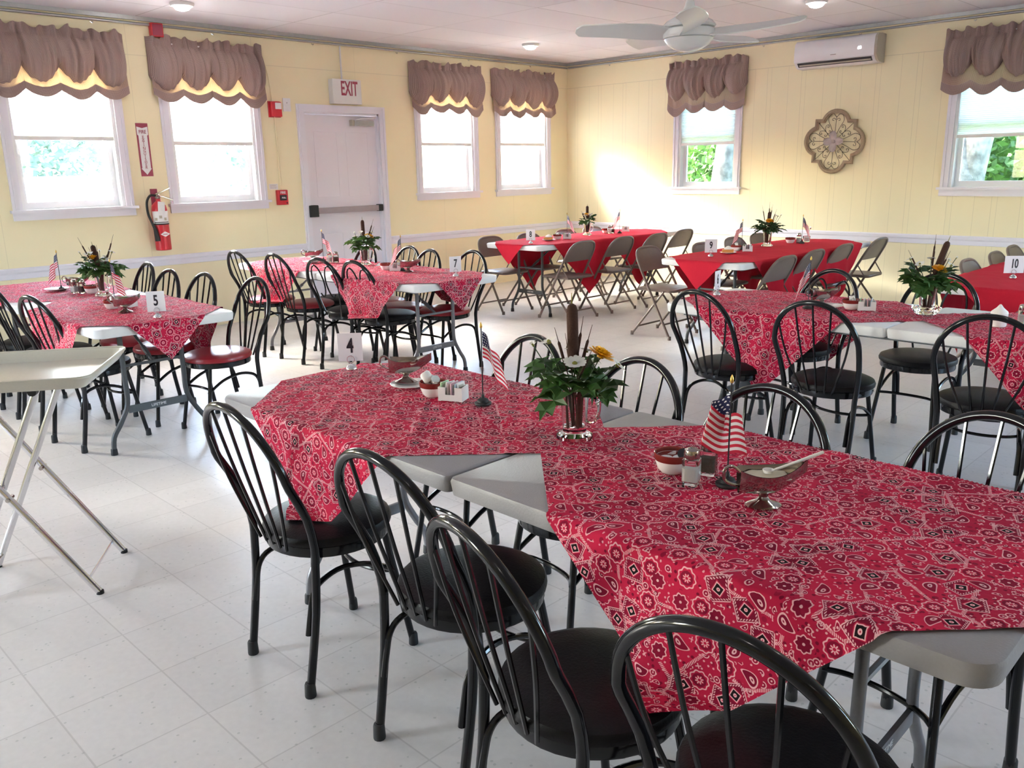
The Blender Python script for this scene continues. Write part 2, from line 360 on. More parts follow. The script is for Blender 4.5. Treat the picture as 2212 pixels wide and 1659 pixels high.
# ------------------------------------------------------------------ mesh helpers
class MB:
    def __init__(s): s.v = []; s.f = []; s.uv = {}
    def add(s, vs, fs):
        o = len(s.v); s.v += [tuple(x) for x in vs]; s.f += [tuple(i+o for i in f) for f in fs]; return o
    def box(s, x0, x1, y0, y1, z0, z1):
        s.add([(x0,y0,z0),(x1,y0,z0),(x1,y1,z0),(x0,y1,z0),(x0,y0,z1),(x1,y0,z1),(x1,y1,z1),(x0,y1,z1)],
              [(0,3,2,1),(4,5,6,7),(0,1,5,4),(1,2,6,5),(2,3,7,6),(3,0,4,7)]); return s
    def obox(s, c, ax, ay, az):
        c, ax, ay, az = map(Vector, (c, ax, ay, az)); vs = []
        for k in (-1, 1):
            for a, b in ((-1,-1),(1,-1),(1,1),(-1,1)): vs.append(c+ax*a+ay*b+az*k)
        s.add(vs, [(0,3,2,1),(4,5,6,7),(0,1,5,4),(1,2,6,5),(2,3,7,6),(3,0,4,7)]); return s
    def tube(s, pts, r, n=8, closed=False, caps=True):
        pts = [Vector(p) for p in pts]; N = len(pts)
        rr = r if isinstance(r, (list, tuple)) else [r]*N
        T = []
        for i in range(N):
            a = pts[(i-1) % N] if (closed or i > 0) else pts[i]
            b = pts[(i+1) % N] if (closed or i < N-1) else pts[i]
            T.append((b-a).normalized())
        up = Vector((0,0,1)) if abs(T[0].z) < .9 else Vector((1,0,0))
        nrm = (up - T[0]*up.dot(T[0])).normalized(); vs = []
        for i in range(N):
            nrm = (nrm - T[i]*nrm.dot(T[i])).normalized(); bi = T[i].cross(nrm)
            for k in range(n):
                a = 2*PI*k/n; vs.append(pts[i] + (nrm*math.cos(a)+bi*math.sin(a))*rr[i])
        fs = []
        for i in range(N if closed else N-1):
            j = (i+1) % N
            for k in range(n): k2 = (k+1) % n; fs.append((i*n+k, i*n+k2, j*n+k2, j*n+k))
        if caps and not closed: fs.append(tuple(range(n-1,-1,-1))); fs.append(tuple((N-1)*n+k for k in range(n)))
        s.add(vs, fs); return s
    def lathe(s, prof, n=24, c=(0,0,0), sx=1., sy=1.):
        vs = []; fs = []
        for r, z in prof:
            for k in range(n):
                a = 2*PI*k/n; vs.append((c[0]+r*sx*math.cos(a), c[1]+r*sy*math.sin(a), c[2]+z))
        for i in range(len(prof)-1):
            for k in range(n): k2 = (k+1) % n; fs.append((i*n+k, i*n+k2, (i+1)*n+k2, (i+1)*n+k))
        if prof[0][0] > 1e-5: fs.append(tuple(range(n-1,-1,-1)))
        if prof[-1][0] > 1e-5: fs.append(tuple((len(prof)-1)*n+k for k in range(n)))
        s.add(vs, fs); return s
    def prism(s, outline, z0, z1, inset=0.):
        """outline list of (x, y) counter clockwise; the top shrinks by inset"""
        n = len(outline); cx = sum(p[0] for p in outline)/n; cy = sum(p[1] for p in outline)/n
        def ring(z, ins):
            o = []
            for x, y in outline:
                d = math.hypot(x-cx, y-cy) or 1; o.append((x-(x-cx)/d*ins, y-(y-cy)/d*ins, z))
            return o
        rings = [ring(z0, inset*.6), ring(z0+min(.004, (z1-z0)/4), 0), ring(z1-min(inset, (z1-z0)/3) if inset else z1, 0), ring(z1, inset)] if inset else [ring(z0, 0), ring(z1, 0)]
        vs = [p for r in rings for p in r]; fs = []
        for i in range(len(rings)-1):
            for k in range(n): k2 = (k+1) % n; fs.append((i*n+k, i*n+k2, (i+1)*n+k2, (i+1)*n+k))
        fs.append(tuple(range(n-1,-1,-1))); fs.append(tuple((len(rings)-1)*n+k for k in range(n)))
        s.add(vs, fs); return s
    def grid(s, nu, nv, fn, uvfn=None):
        o = len(s.v)
        for j in range(nv+1):
            for i in range(nu+1):
                s.v.append(tuple(fn(i/nu, j/nv)))
                s.uv[len(s.v)-1] = uvfn(i/nu, j/nv) if uvfn else (i/nu, j/nv)
        for j in range(nv):
            for i in range(nu):
                a = o+j*(nu+1)+i; s.f.append((a, a+1, a+nu+2, a+nu+1))
        return s
    def leaf(s, base, d, n, L, Wd, shape):
        """flat lobed leaf; base point, direction d, normal n"""
        base, d, n = Vector(base), Vector(d).normalized(), Vector(n); n = (n-d*n.dot(d)).normalized(); w = d.cross(n)
        o = len(s.v)
        for t, x, c in shape: s.v.append(tuple(base + d*(t*L) + w*(x*Wd) + n*(c*L)))
        s.f.append(tuple(o+i for i in range(len(shape)))); return s
    def xf(s, mtx):
        s.v = [tuple(mtx @ Vector(p)) for p in s.v]; return s
    def mesh(s, name, m, angle=40, smooth=True):
        me = bpy.data.meshes.new(name); me.from_pydata(s.v, [], s.f); me.update()
        if s.uv:
            uvl = me.uv_layers.new(name='UVMap')
            for l in me.loops: uvl.data[l.index].uv = s.uv.get(l.vertex_index, (0, 0))
        me.materials.append(m)
        if smooth:
            me.polygons.foreach_set('use_smooth', [True]*len(me.polygons)); me.set_sharp_from_angle(angle=math.radians(angle))
        return me

TN = {'10': 'the right edge table', '4': 'the front table', '5': 'the left table', '6': 'the right middle table', '7': 'the door table', '8': 'the corner table', '9': 'the medallion table'}
def nm_(l):
    for k in ('10', '4', '5', '6', '7', '8', '9'): l = l.replace('set as table '+k, 'laid as '+TN[k]).replace('table '+k, TN[k])
    return l.replace('the the ', 'the ')
def props(o, label=None, cat=None, group=None, kind=None):
    if label: o['label'] = nm_(label)
    if cat: o['category'] = cat
    if group: o['group'] = nm_(group)
    if kind: o['kind'] = kind
    return o
def link(name, me, parent=None, loc=None, rot=None):
    o = bpy.data.objects.new(name, me); COL.objects.link(o)
    if parent is not None: o.parent = parent
    if loc: o.location = loc
    if rot: o.rotation_euler = rot
    return o
def obj(name, mb, m, parent=None, label=None, angle=40, smooth=True, **k):
    o = link(name, mb.mesh(name, M[m] if isinstance(m, str) else m, angle, smooth), parent, **k)
    if label: o['label'] = label
    return o
def thing(name, label, cat, loc=(0,0,0), rz=0., group=None):
    o = bpy.data.objects.new(name, None); COL.objects.link(o); o.empty_display_size = .05
    o.location = loc; o.rotation_euler = (0, 0, rz)
    return props(o, label, cat, group)
KIDS = {}
def kids(o):
    return [c for c in bpy.data.objects if c.parent == o]
def dup(root, loc, rz, label, group=None, scale=None):
    r = root.copy(); COL.objects.link(r); r.location = loc; r.rotation_euler = (0, 0, rz); r['label'] = nm_(label)
    if group: r['group'] = nm_(group)
    if scale: r.scale = (scale,)*3
    for ch in kids(root):
        c = ch.copy(); COL.objects.link(c); c.parent = r
        for g in kids(ch):
            d = g.copy(); COL.objects.link(d); d.parent = c
    return r
def struct(name, mb, m, parent=None, **k):
    o = obj(name, mb, m, parent, **k)
    if parent is None: o['kind'] = 'structure'
    return o
def text_mesh(name, txt, size, m, parent, mtx, sx=1., bold=0., ext=.001):
    cu = bpy.data.curves.new(name, 'FONT'); cu.body = txt; cu.size = size; cu.align_x = 'CENTER'; cu.align_y = 'CENTER'; cu.extrude = ext; cu.offset = bold; cu.resolution_u = 4
    tmp = bpy.data.objects.new('tmp_text', cu); COL.objects.link(tmp)
    dg = bpy.context.evaluated_depsgraph_get(); me = bpy.data.meshes.new_from_object(tmp.evaluated_get(dg))
    bpy.data.objects.remove(tmp); bpy.data.curves.remove(cu)
    me.name = name; me.transform(mtx @ Matrix.Diagonal((sx, 1, 1, 1))); me.materials.clear(); me.materials.append(M[m])
    return link(name, me, parent)
def spline(P, k=6, closed=False):
    P = [Vector(p) for p in P]; n = len(P); out = []
    for i in range(n if closed else n-1):
        g = lambda j: P[j % n] if closed else P[max(0, min(n-1, j))]
        p0, p1, p2, p3 = g(i-1), g(i), g(i+1), g(i+2)
        for j in range(k):
            t = j/k; out.append(.5*((2*p1)+(p2-p0)*t+(2*p0-5*p1+4*p2-p3)*t*t+(3*p1-p0-3*p2+p3)*t**3))
    if not closed: out.append(P[-1])
    return out
def rrect(x0, x1, y0, y1, r, n=5):
    o = []
    for cx, cy, a0 in ((x1-r, y0+r, -90), (x1-r, y1-r, 0), (x0+r, y1-r, 90), (x0+r, y0+r, 180)):
        for i in range(n+1):
            a = math.radians(a0+90*i/n); o.append((cx+r*math.cos(a), cy+r*math.sin(a)))
    return o

# ------------------------------------------------------------------ room shell
XE, YS, HC = 12.0, -13.5, 2.856
struct('floor', MB().box(-.16, XE+.16, YS-.16, .16, -.06, 0), 'floor', smooth=False)
struct('ceiling', MB().box(-.16, XE+.16, YS-.16, .16, HC, HC+.06), 'ceil', smooth=False)
CAS = .075
WA = [(-12.4,-11.39), (-10.2,-9.19), (-7.09,-6.08), (-5.74,-4.72), (-2.73,-1.72), (-1.41,-.36)]   # outer casing spans on the west wall
WB = [(1.77, 2.72), (4.985, 5.94), (8.2, 9.15), (10.2, 11.15)]
ZS, ZT = 1.205, 2.52       # clear opening of every window
DY0, DY1, DZ = -4.225, -3.245, 2.10
def wall_with_holes(name, m, axis, a0, a1, holes, d0, d1):
    """holes (s0, s1, z0, z1) cut out of a slab from a0 to a1"""
    mb = MB(); holes = sorted(holes)
    def put(s0, s1, z0, z1):
        if s1-s0 < 1e-4 or z1-z0 < 1e-4: return
        if axis == 'y': mb.box(d0, d1, s0, s1, z0, z1)
        else: mb.box(s0, s1, d0, d1, z0, z1)
    cur = a0
    for s0, s1, z0, z1 in holes:
        put(cur, s0, 0, HC); put(s0, s1, 0, z0); put(s0, s1, z1, HC); cur = s1
    put(cur, a1, 0, HC)
    return struct(name, mb, m, smooth=False)
hA = [(a+CAS, b-CAS, ZS, ZT) for a, b in WA] + [(DY0, DY1, 0, DZ)]
hB = [(a+CAS, b-CAS, ZS, ZT) for a, b in WB]
wall_with_holes('wall_left', 'wallA', 'y', YS, 0, hA, -.15, 0)
wall_with_holes('wall_right', 'wallB', 'x', -.15, XE+.15, hB, 0, .15)
hE = [(-4.5, -3.2, 1.0, 2.4)]
wall_with_holes('wall_east', 'wallA', 'y', YS, 0, hE, XE, XE+.15)
hS = [(2.0, 3.3, 1.0, 2.4)]
wall_with_holes('wall_south', 'wallA', 'x', -.15, XE+.15, hS, YS-.15, YS)

# chair rail with a small profile, broken by the door casing
def rail_prof(): return [(0, .645), (.012, .648), (.014, .690), (.024, .705), (.026, .728), (.018, .740), (0, .740)]
def rail(name, axis, s0, s1):
    pr = rail_prof(); n = len(pr); mb = MB(); vs = []
    for s in (s0, s1):
        for d, z in pr: vs.append((d, s, z) if axis == 'y' else (s, -d, z))
    fs = [(i, (i+1) % n, n+(i+1) % n, n+i) for i in range(n)] + [tuple(range(n)), tuple(range(2*n-1, n-1, -1))]
    mb.add(vs, fs); struct(name, mb, 'trim', angle=25)
rail('trim_1', 'y', YS, -4.302); rail('trim_2', 'y', -3.168, 0); rail('trim_3', 'x', .0, XE)
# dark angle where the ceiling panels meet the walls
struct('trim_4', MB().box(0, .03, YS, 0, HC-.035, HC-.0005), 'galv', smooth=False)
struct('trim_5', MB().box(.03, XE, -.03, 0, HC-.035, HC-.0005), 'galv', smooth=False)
# surface pipes with clips along both walls
for nm, axis, lab in (('wall_pipe', 'y', 'thin galvanised pipe running under the ceiling along the left wall'), ('wall_pipe', 'x', 'thin galvanised pipe running under the ceiling along the right wall')):
    t = thing(nm, lab, 'pipe', (0, 0, 0), 0, 'pipes under the ceiling')
    z = HC-.062; mb = MB()
    pts = [(.02, YS+.1, z), (.02, -.02, z)] if axis == 'y' else [(.045, -.02, z), (XE-.1, -.02, z)]
    obj('pipe', mb.tube(pts, .0115, 10), 'galv', t)
    for k in range(11):
        s = .75+1.1*k; c = (.012, -s, z) if axis == 'y' else (s, -.012, z)
        cl = MB(); cl.tube([(c[0]-(.0 if axis=='y' else .012), c[1]-(.012 if axis=='y' else 0), z-.02), (c[0]+(.012 if axis=='y' else 0), c[1], z-.032), (c[0]+(.0 if axis=='y' else .012), c[1]+(.012 if axis=='y' else 0), z-.02)], .004, 6)
        obj('pipe_clip', cl, 'chrome', t)

# ------------------------------------------------------------------ windows
WN = 0
def window(axis, a, b, shade_z, plain=False):
    """casing spans a..b along the wall"""
    global WN; WN += 1
    def P(s, d, z): return (d, s, z) if axis == 'y' else (s, -d, z)     # d > 0 is into the room
    def bx(mb, s0, s1, d0, d1, z0, z1):
        p, q = P(s0, d0, z0), P(s1, d1, z1)
        mb.box(min(p[0],q[0]), max(p[0],q[0]), min(p[1],q[1]), max(p[1],q[1]), z0, z1)
    root = bpy.data.objects.new('window_%d' % WN, None); COL.objects.link(root); root['kind'] = 'structure'
    mb = MB()
    bx(mb, a, a+CAS, .0005, .02, ZS-.012, ZT+CAS); bx(mb, b-CAS, b, .0005, .02, ZS-.012, ZT+CAS); bx(mb, a+CAS, b-CAS, .0005, .021, ZT, ZT+CAS)
    bx(mb, a+.02, a+.03, .02, .028, ZS-.012, ZT+CAS); bx(mb, b-.03, b-.02, .02, .028, ZS-.012, ZT+CAS)
    struct('casing', mb, 'trim', root, smooth=False)
    mb = MB(); bx(mb, a-.022, b+.022, .0005, .055, ZS-.012, ZS+.012); bx(mb, a+CAS, b-CAS, -.05, .001, ZS-.012, ZS+.012)
    bx(mb, a-.005, b+.005, .0005, .018, ZS-.075, ZS-.012); struct('sill', mb, 'trim', root, smooth=False)
    i0, i1 = a+CAS, b-CAS
    mb = MB(); bx(mb, i0, i0+.028, -.13, -.0, ZS, ZT); bx(mb, i1-.028, i1, -.13, -.0, ZS, ZT); bx(mb, i0+.028, i1-.028, -.13, -.0, ZT-.03, ZT); bx(mb, i0+.028, i1-.028, -.13, -.051, ZS, ZS+.02)
    struct('frame', mb, 'vinyl', root, smooth=False)
    zm = 1.84
    for nm, z0, z1, d in (('lower_sash', ZS+.02, zm+.02, -.075), ('upper_sash', zm-.02, ZT-.03, -.115)):
        mb = MB(); t = .042; j0, j1 = i0+.028, i1-.028
        bx(mb, j0, j0+t, d-.03, d, z0+t+.01, z1-t); bx(mb, j1-t, j1, d-.03, d, z0+t+.01, z1-t); bx(mb, j0, j1, d-.03, d, z0, z0+t+.01); bx(mb, j0, j1, d-.03, d, z1-t, z1)
        sa = struct(nm, mb, 'vinyl', root, smooth=False)
        mb = MB(); bx(mb, j0+t-.004, j1-t+.004, d-.018, d-.014, z0+t, z1-t+.004); struct('pane', mb, 'pane', sa, smooth=False)
    return root
def cell_shade(axis, a, b, zb, lab, group):
    def P(s, d, z): return (d, s, z) if axis == 'y' else (s, -d, z)
    t = thing('cellular_shade', lab, 'window shade', P((a+b)/2, -.02, ZT-.03), 0, group); o = Vector(t.location)
    i0, i1 = a+CAS+.030, b-CAS-.030; mb = MB(); n = int((ZT-.03-zb-.035)/.018)
    def fn(u, v):
        z = (ZT-.03)-(ZT-.03-zb-.03)*v; d = -.022 + .006*(1 if int(round(v*2*n)) % 2 else -1)
        return Vector(P(i0+(i1-i0)*u, d, z))-o
    mb.grid(1, 2*n, fn); obj('shade_fabric', mb, 'shade', t, smooth=False)
    mb = MB(); p, q = Vector(P(i0-.002, -.034, zb))-o, Vector(P(i1+.002, -.010, zb+.032))-o
    mb.box(min(p.x,q.x), max(p.x,q.x), min(p.y,q.y), max(p.y,q.y), p.z, q.z); obj('bottom_rail', mb, 'plast', t, smooth=False)
    mb = MB(); hx = Vector(P((a+b)/2, -.002, zb+.005))-o; e = Vector(P(.05, 0, 0))
    mb.tube(spline([hx-e, hx-e*.7+Vector(P(0,.01,-.008)), hx+Vector(P(0,.012,-.012)), hx+e*.7+Vector(P(0,.01,-.008)), hx+e], 4), .0035, 6); obj('pull_handle', mb, 'plast', t)
    return t
def valance(axis, a, b, lab, group, seed, zt=2.70, zl=2.13, nsc=4):
    rnd = random.Random(seed)
    def P(s, d, z): return (d, s, z) if axis == 'y' else (s, -d, z)
    t = thing('balloon_valance', lab, 'valance', P((a+b)/2, .0, 2.6), 0, group); o = Vector(t.location); L = b-a
    ph = [rnd.uniform(0, 6.28) for _ in range(6)]; sc = [rnd.uniform(-.03, .03) for _ in range(nsc+1)]; dz = [rnd.uniform(-.015, .015) for _ in range(nsc)]
    NU = 120
    def scal(u):
        x = u*nsc; k = min(int(x), nsc-1); f = x-k; return k, f, math.sin(PI*f)
    def top(u): return zt + .012*math.sin(u*39+ph[0]) + .010*math.sin(u*71+ph[1]) + .008*math.sin(u*17+ph[2])
    def fold(u): return .010*math.sin(u*88+ph[3]) + .007*math.sin(u*141+ph[4]) + .006*math.sin(u*51+ph[5])
    def endfade(u): return min(1, u/.03, (1-u)/.03)
    zr = zt-.085
    def swag(u, v):
        k, f, s = scal(u); tie = 2.40+.02*math.sin(k*2.1+ph[1])
        zb = tie-.02-(.155+dz[k])*s**.8
        z = top(u) + (zb-top(u))*v
        if z > zr: d = .052 + fold(u)*1.2 + .020*((z-zr)/.085)*math.sin(u*60+ph[2])
        else:
            q = (zr-z)/(zr-zb+1e-6); puff = math.sin(PI*min(1, q*1.02))**.8*(.045+.055*s)
            fan = .011*math.sin((f-.5)*24*(1+.4*q)+k*1.7+ph[0])*(.4+q*.6)
            d = .058 + puff + fold(u)*(1-.5*q) + fan
            if q > .88: d -= (q-.88)*.35
        e = endfade(u); return Vector(P(a+L*u, .004+d*(.12+.88*e) if e < 1 else .004+d, z))-o
    obj('swag', MB().grid(NU, 34, swag, lambda u, v: (u*L*1.5, v*.5)), 'ging', t, angle=80)
    def hem(u, v):
        k, f, s = scal(u); z0 = 2.43; zb = zl+.065-(.075+dz[k]*1.4)*s
        z = z0+(zb-z0)*v; d = .030 + .020*v + .022*s*v + .008*math.sin((f-.5)*13+k*2.3)*v + .004*math.sin(u*60+ph[4])
        return Vector(P(a+.01+(L-.02)*u, d, z))-o
    obj('lining', MB().grid(NU, 14, lambda u, v: hem(u, v*.74), lambda u, v: (u*L*1.3, v*.3)), 'skirt', t, angle=80)
    hb = MB()
    hb.grid(NU, 5, lambda u, v: hem(u, .73+v*.27), lambda u, v: (u*L*1.3, .3+v*.1)); off = Vector(P(0, .004, 0)); hb.grid(NU, 5, lambda u, v: hem(u, .73+v*.27)+off, lambda u, v: (u*L*1.3, .3+v*.1))
    obj('hem_band', hb, 'ging', t, angle=80)
    mb = MB(); mb.tube([Vector(P(a+.02, .026, zr+.03))-o, Vector(P(b-.02, .026, zr+.03))-o], .007, 8); mb.tube([Vector(P(a+.02, .0, zr+.03))-o, Vector(P(a+.02, .026, zr+.03))-o], .007, 8); mb.tube([Vector(P(b-.02, .0, zr+.03))-o, Vector(P(b-.02, .026, zr+.03))-o], .007, 8)
    obj('curtain_rod', mb, 'plast', t)
    return t
WHERE_A = [None, None, 'leftmost window', 'window left of the exit door', 'first window right of the exit door', 'window nearest the room corner on the left wall']
for i, (a, b) in enumerate(WA):
    window('y', a, b, 1.77)
    if i >= 2:
        w = WHERE_A[i]
        cell_shade('y', a, b, (1.79, 1.755, 1.765, 1.77)[i-2], 'white cellular shade half lowered in the ' + w, 'cellular shades')
        valance('y', a-.065, b+.075, 'brown checked balloon valance over the ' + w, 'balloon valances', 10+i)
    else:
        cell_shade('y', a, b, 1.8, 'white cellular shade in the %s unseen window of the left wall' % ('first', 'second')[i], 'cellular shades')
for i, (a, b) in enumerate(WB):
    window('x', a, b, 1.72)
    if i < 2:
        w = ('left window of the right wall beyond table 8', 'window at the right edge of the picture')[i]
        cell_shade('x', a, b, (1.715, 1.69)[i], 'white cellular shade half lowered in the ' + w.replace(' beyond table 8', ''), 'cellular shades')
        valance('x', a-.085, b+.05, 'brown checked balloon valance over the ' + w, 'balloon valances', 30+i, zl=2.09)
for (a, b, z0, z1) in hE+hS:     # unseen openings added behind the camera for fill light, with simple frame and pane
    WN += 1; mb = MB(); pn = MB(); t = .05
    if (a, b, z0, z1) in hE: X0, X1 = XE+.03, XE+.09; bb = lambda m_, s0, s1, q0, q1, e=0: m_.box(X0+e, X1-e, s0, s1, q0, q1)
    else: Y0, Y1 = YS-.09, YS-.03; bb = lambda m_, s0, s1, q0, q1, e=0: m_.box(s0, s1, Y0+e, Y1-e, q0, q1)
    bb(mb, a, b, z0, z0+t); bb(mb, a, b, z1-t, z1); bb(mb, a, a+t, z0+t, z1-t); bb(mb, b-t, b, z0+t, z1-t); bb(mb, a+t, b-t, (z0+z1)/2-.02, (z0+z1)/2+.02)
    fr = struct('window_%d' % WN, mb, 'vinyl', smooth=False); bb(pn, a+t, b-t, z0+t, z1-t, .028); struct('pane', pn, 'pane', fr, smooth=False)

# ------------------------------------------------------------------ exit door
dr = bpy.data.objects.new('door_1', None); COL.objects.link(dr); dr['kind'] = 'structure'
mb = MB()
mb.box(.0005, .022, -4.302, DY0, 0, DZ); mb.box(.0005, .022, DY1, -3.168, 0, DZ); mb.box(.0005, .022, -4.302, -3.168, DZ, DZ+.075)
mb.box(.022, .030, -4.285, -4.27, 0, DZ+.06); mb.box(.022, .030, -3.2, -3.185, 0, DZ+.06)
struct('casing', mb, 'trim', dr, smooth=False)
mb = MB(); mb.box(-.14, 0, DY0, DY0+.02, 0, DZ); mb.box(-.14, 0, DY1-.02, DY1, 0, DZ); mb.box(-.14, 0, DY0, DY1, DZ-.02, DZ); struct('jamb', mb, 'trim', dr, smooth=False)
mb = MB(); s0, s1 = DY0+.023, DY1-.023; mb.box(-.085, -.040, s0, s1, .008, DZ-.023)
struct('door_leaf', mb, 'door', dr, smooth=False)
lf = kids(dr)[-1]
for z0, z1 in ((.18, .82), (1.22, 1.9)):
    for y0, y1 in ((s0+.12, (s0+s1)/2-.06), ((s0+s1)/2+.06, s1-.12)):
        mb = MB(); mb.tube([(-.0400, y0, z0), (-.0400, y1, z0), (-.0400, y1, z1), (-.0400, y0, z1)], .0035, 6, closed=True); struct('panel_moulding', mb, 'door', lf)
pb = thing('panic_bar', 'grey push bar with black end caps across the white exit door', 'push bar', (-.04, -3.735, 1.075))
obj('push_rail', MB().box(.025, .058, -.42, .43, -.032, .030), mat('anodised grey bar', (.34, .31, .34), .35, metal=.4, noise=.08), pb, angle=30, smooth=False)
mb = MB().prism(rrect(0, .088, -.055, .055, .015), -.062, .062, .006); mb.xf(Matrix.Translation((0, -.455, 0))); obj('latch_case', mb, 'rubber', pb)
mb = MB().prism(rrect(0, .068, -.03, .03, .012), -.038, .038, .005); mb.xf(Matrix.Translation((0, .445, 0))); obj('end_cap', mb, 'rubber', pb)
dc = thing('door_closer', 'pale door closer with folded arm at the top of the exit door', 'door closer', (-.04, -3.45, 2.0))
obj('closer_body', MB().prism(rrect(0, .06, -.13, .13, .01), -.030, .030, .004), 'galv', dc)
obj('closer_arm', MB().tube([(.03, -.09, .03), (.05, -.02, .05), (.045, .10, .045)], .008, 6).tube([(.045, .10, .045), (.03, .17, .06)], .007, 6), 'lampm', dc)
obj('end_cover', MB().prism(rrect(-.002, .055, -.165, -.13, .008), -.032, .032, .004), 'acg', dc)

# ------------------------------------------------------------------ wall fittings
ex = thing('exit_sign', 'white box sign reading EXIT in dark red above the door', 'exit sign', (0, -3.70, 2.315))
obj('housing', MB().prism(rrect(.0005, .085, -.185, .185, .008), -.125, .125, .004), 'lampm', ex)
text_mesh('lettering', 'EXIT', .205, 'signred', ex, Matrix.Translation((.0862, .025, .025)) @ Matrix.Rotation(PI/2, 4, 'Z') @ Matrix.Rotation(PI/2, 4, 'X'), sx=.52, bold=.004)
obj('conduit', MB().tube([(.022, -.02, .125), (.022, -.02, HC-2.315-.08)], .009, 8), 'lampm', ex)
al = thing('fire_alarm_strobe', 'red fire alarm strobe high on the wall left of the door', 'fire alarm', (0, -4.55, 2.11))
obj('alarm_body', MB().prism(rrect(.0005, .055, -.058, .058, .012), -.072, .072, .006), 'firered', al)
obj('strobe_lens', MB().prism(rrect(.0, .066, -.02, .048, .01), .0, .062, .004), 'label', al)
obj('back_plate', MB().box(.0005, .012, -.072, .06, -.078, .078), 'firered', al)
obj('wiring_channel', MB().tube(spline([(.008, -.02, .07), (.008, -.05, .35), (.008, -.09, .48), (.008, -.16, .56)], 5), .005, 6).tube([(.008, -.01, -.07), (.008, -.005, -.80)], .006, 6), 'wallA', al)
bp_ = thing('blank_wall_plate', 'white blank electrical plate beside the fire alarm strobe', 'wall plate', (0, -4.405, 2.16))
obj('plate', MB().prism(rrect(.0005, .008, -.045, .045, .003), -.065, .065, .002), 'label', bp_)
obj('screws', MB().lathe([(.004, 0), (.004, .002)], 8, (0,0,0)).xf(Matrix.Translation((.0085, 0, .018)) @ Matrix.Rotation(PI/2, 4, 'Y')), 'ink', bp_)
ps = thing('fire_pull_station', 'red fire alarm pull station on the wall left of the exit door', 'fire alarm', (0, -4.56, 1.235))
obj('station_body', MB().prism(rrect(.0005, .048, -.06, .06, .008), -.075, .075, .005), 'firered', ps)
obj('pull_lever', MB().prism(rrect(.0, .06, -.038, .038, .006), -.03, .025, .004), 'ink', ps)
text_mesh('lettering', 'FIRE', .034, 'label', ps, Matrix.Translation((.0495, .0, .048)) @ Matrix.Rotation(PI/2, 4, 'Z') @ Matrix.Rotation(PI/2, 4, 'X'), bold=.0006)
text_mesh('lever_lettering', 'PULL', .022, 'label', ps, Matrix.Translation((.0612, .0, -.004)) @ Matrix.Rotation(PI/2, 4, 'Z') @ Matrix.Rotation(PI/2, 4, 'X'), bold=.0004)
obj('key_lock', MB().lathe([(.008, 0), (.008, .003)], 10).xf(Matrix.Translation((.048, .04, -.058)) @ Matrix.Rotation(PI/2, 4, 'Y')), 'ink', ps)
nt_ = thing('notice_label', 'small printed white notice above the fire pull station', 'notice', (0, -4.635, 1.345))
obj('notice_sheet', MB().box(.0005, .002, -.05, .05, -.028, .028), 'label', nt_, smooth=False)
mb = MB()
for k in range(4): mb.box(.002, .0025, -.04, .04-.012*(k % 2), .016-k*.011, .020-k*.011)
obj('notice_print', mb, 'acg', nt_, smooth=False)
bell = thing('red_alarm_box', 'small dark red box under the ceiling above the second window', 'alarm box', (0, -5.70, 2.755))
obj('box_body', MB().prism(rrect(.0005, .06, -.055, .055, .006), -.06, .055, .004), 'firered', bell)
obj('box_cover', MB().prism(rrect(.0, .066, -.045, .045, .006), -.05, .045, .004), 'signred', bell)
# extinguisher sign
es = thing('extinguisher_sign', 'tall maroon and white sign reading FIRE EXTINGUISHER with a down arrow', 'sign', (0, -5.925, 1.71))
obj('sign_board', MB().box(.0005, .004, -.055, .055, -.235, .235), 'signred', es, smooth=False)
mb = MB(); mb.add([(.0048, -.050, .205), (.0048, .0, .222-.03), (.0048, .050, .205), (.0048, .050, .135), (.0048, .040, .125), (.0048, .040, -.165), (.0048, .048, -.165), (.0048, 0, -.222), (.0048, -.048, -.165), (.0048, -.040, -.165), (.0048, -.040, .125), (.0048, -.050, .135)], [tuple(range(12))])
obj('arrow_panel', mb, 'label', es, smooth=False)
RT = Matrix.Rotation(PI/2, 4, 'Z') @ Matrix.Rotation(PI/2, 4, 'X')
text_mesh('heading', 'FIRE', .044, 'signred', es, Matrix.Translation((.0056, 0, .158)) @ RT, sx=.85, bold=.0006, ext=.0004)
for k, ch in enumerate('EXTINGUISHER'):
    text_mesh('letter', ch, .033, 'signred', es, Matrix.Translation((.0056, 0, .112-k*.0245)) @ RT, bold=.0004, ext=.0004)
# extinguisher
fe = thing('fire_extinguisher', 'red fire extinguisher hanging on the wall under its sign', 'fire extinguisher', (.085, -5.89, .80))
obj('cylinder', MB().lathe([(.062, 0), (.070, .006), (.070, .37), (.062, .41), (.035, .44), (.022, .45), (.022, .47)], 24), 'firered', fe)
def wrap(r, a0, a1, z0, z1, n=14):
    m_ = MB(); m_.grid(n, 1, lambda u, v: (r*math.cos(a0+(a1-a0)*u), r*math.sin(a0+(a1-a0)*u), z0+(z1-z0)*v)); return m_
obj('instruction_label', wrap(.0709, -1.5, 1.1, .245, .36), 'label', fe)
m_ = wrap(.0716, -1.2, .8, .255, .262); obj('label_print', m_, 'ink', fe)
for k in range(3):
    m_ = wrap(.0716, -1.1+k*.6, -.75+k*.6, .275+.02*(k % 2), .30+.02*(k % 2), 5); obj('label_picture', m_, 'acg', fe)
obj('strap', MB().lathe([(.0705, .236), (.0725, .236), (.0725, .248), (.0705, .248)], 24), 'rubber', fe)
mb = MB(); mb.add([(.0722, -.045, .15), (.0722, 0, .125), (.0722, .045, .15), (.0722, 0, .175)], [(0, 1, 2, 3)]); obj('diamond_badge', mb, 'label', fe, smooth=False)
mb = MB(); mb.box(.0728, .0734, -.022, .022, .147, .153); obj('badge_print', mb, 'signred', fe, smooth=False)
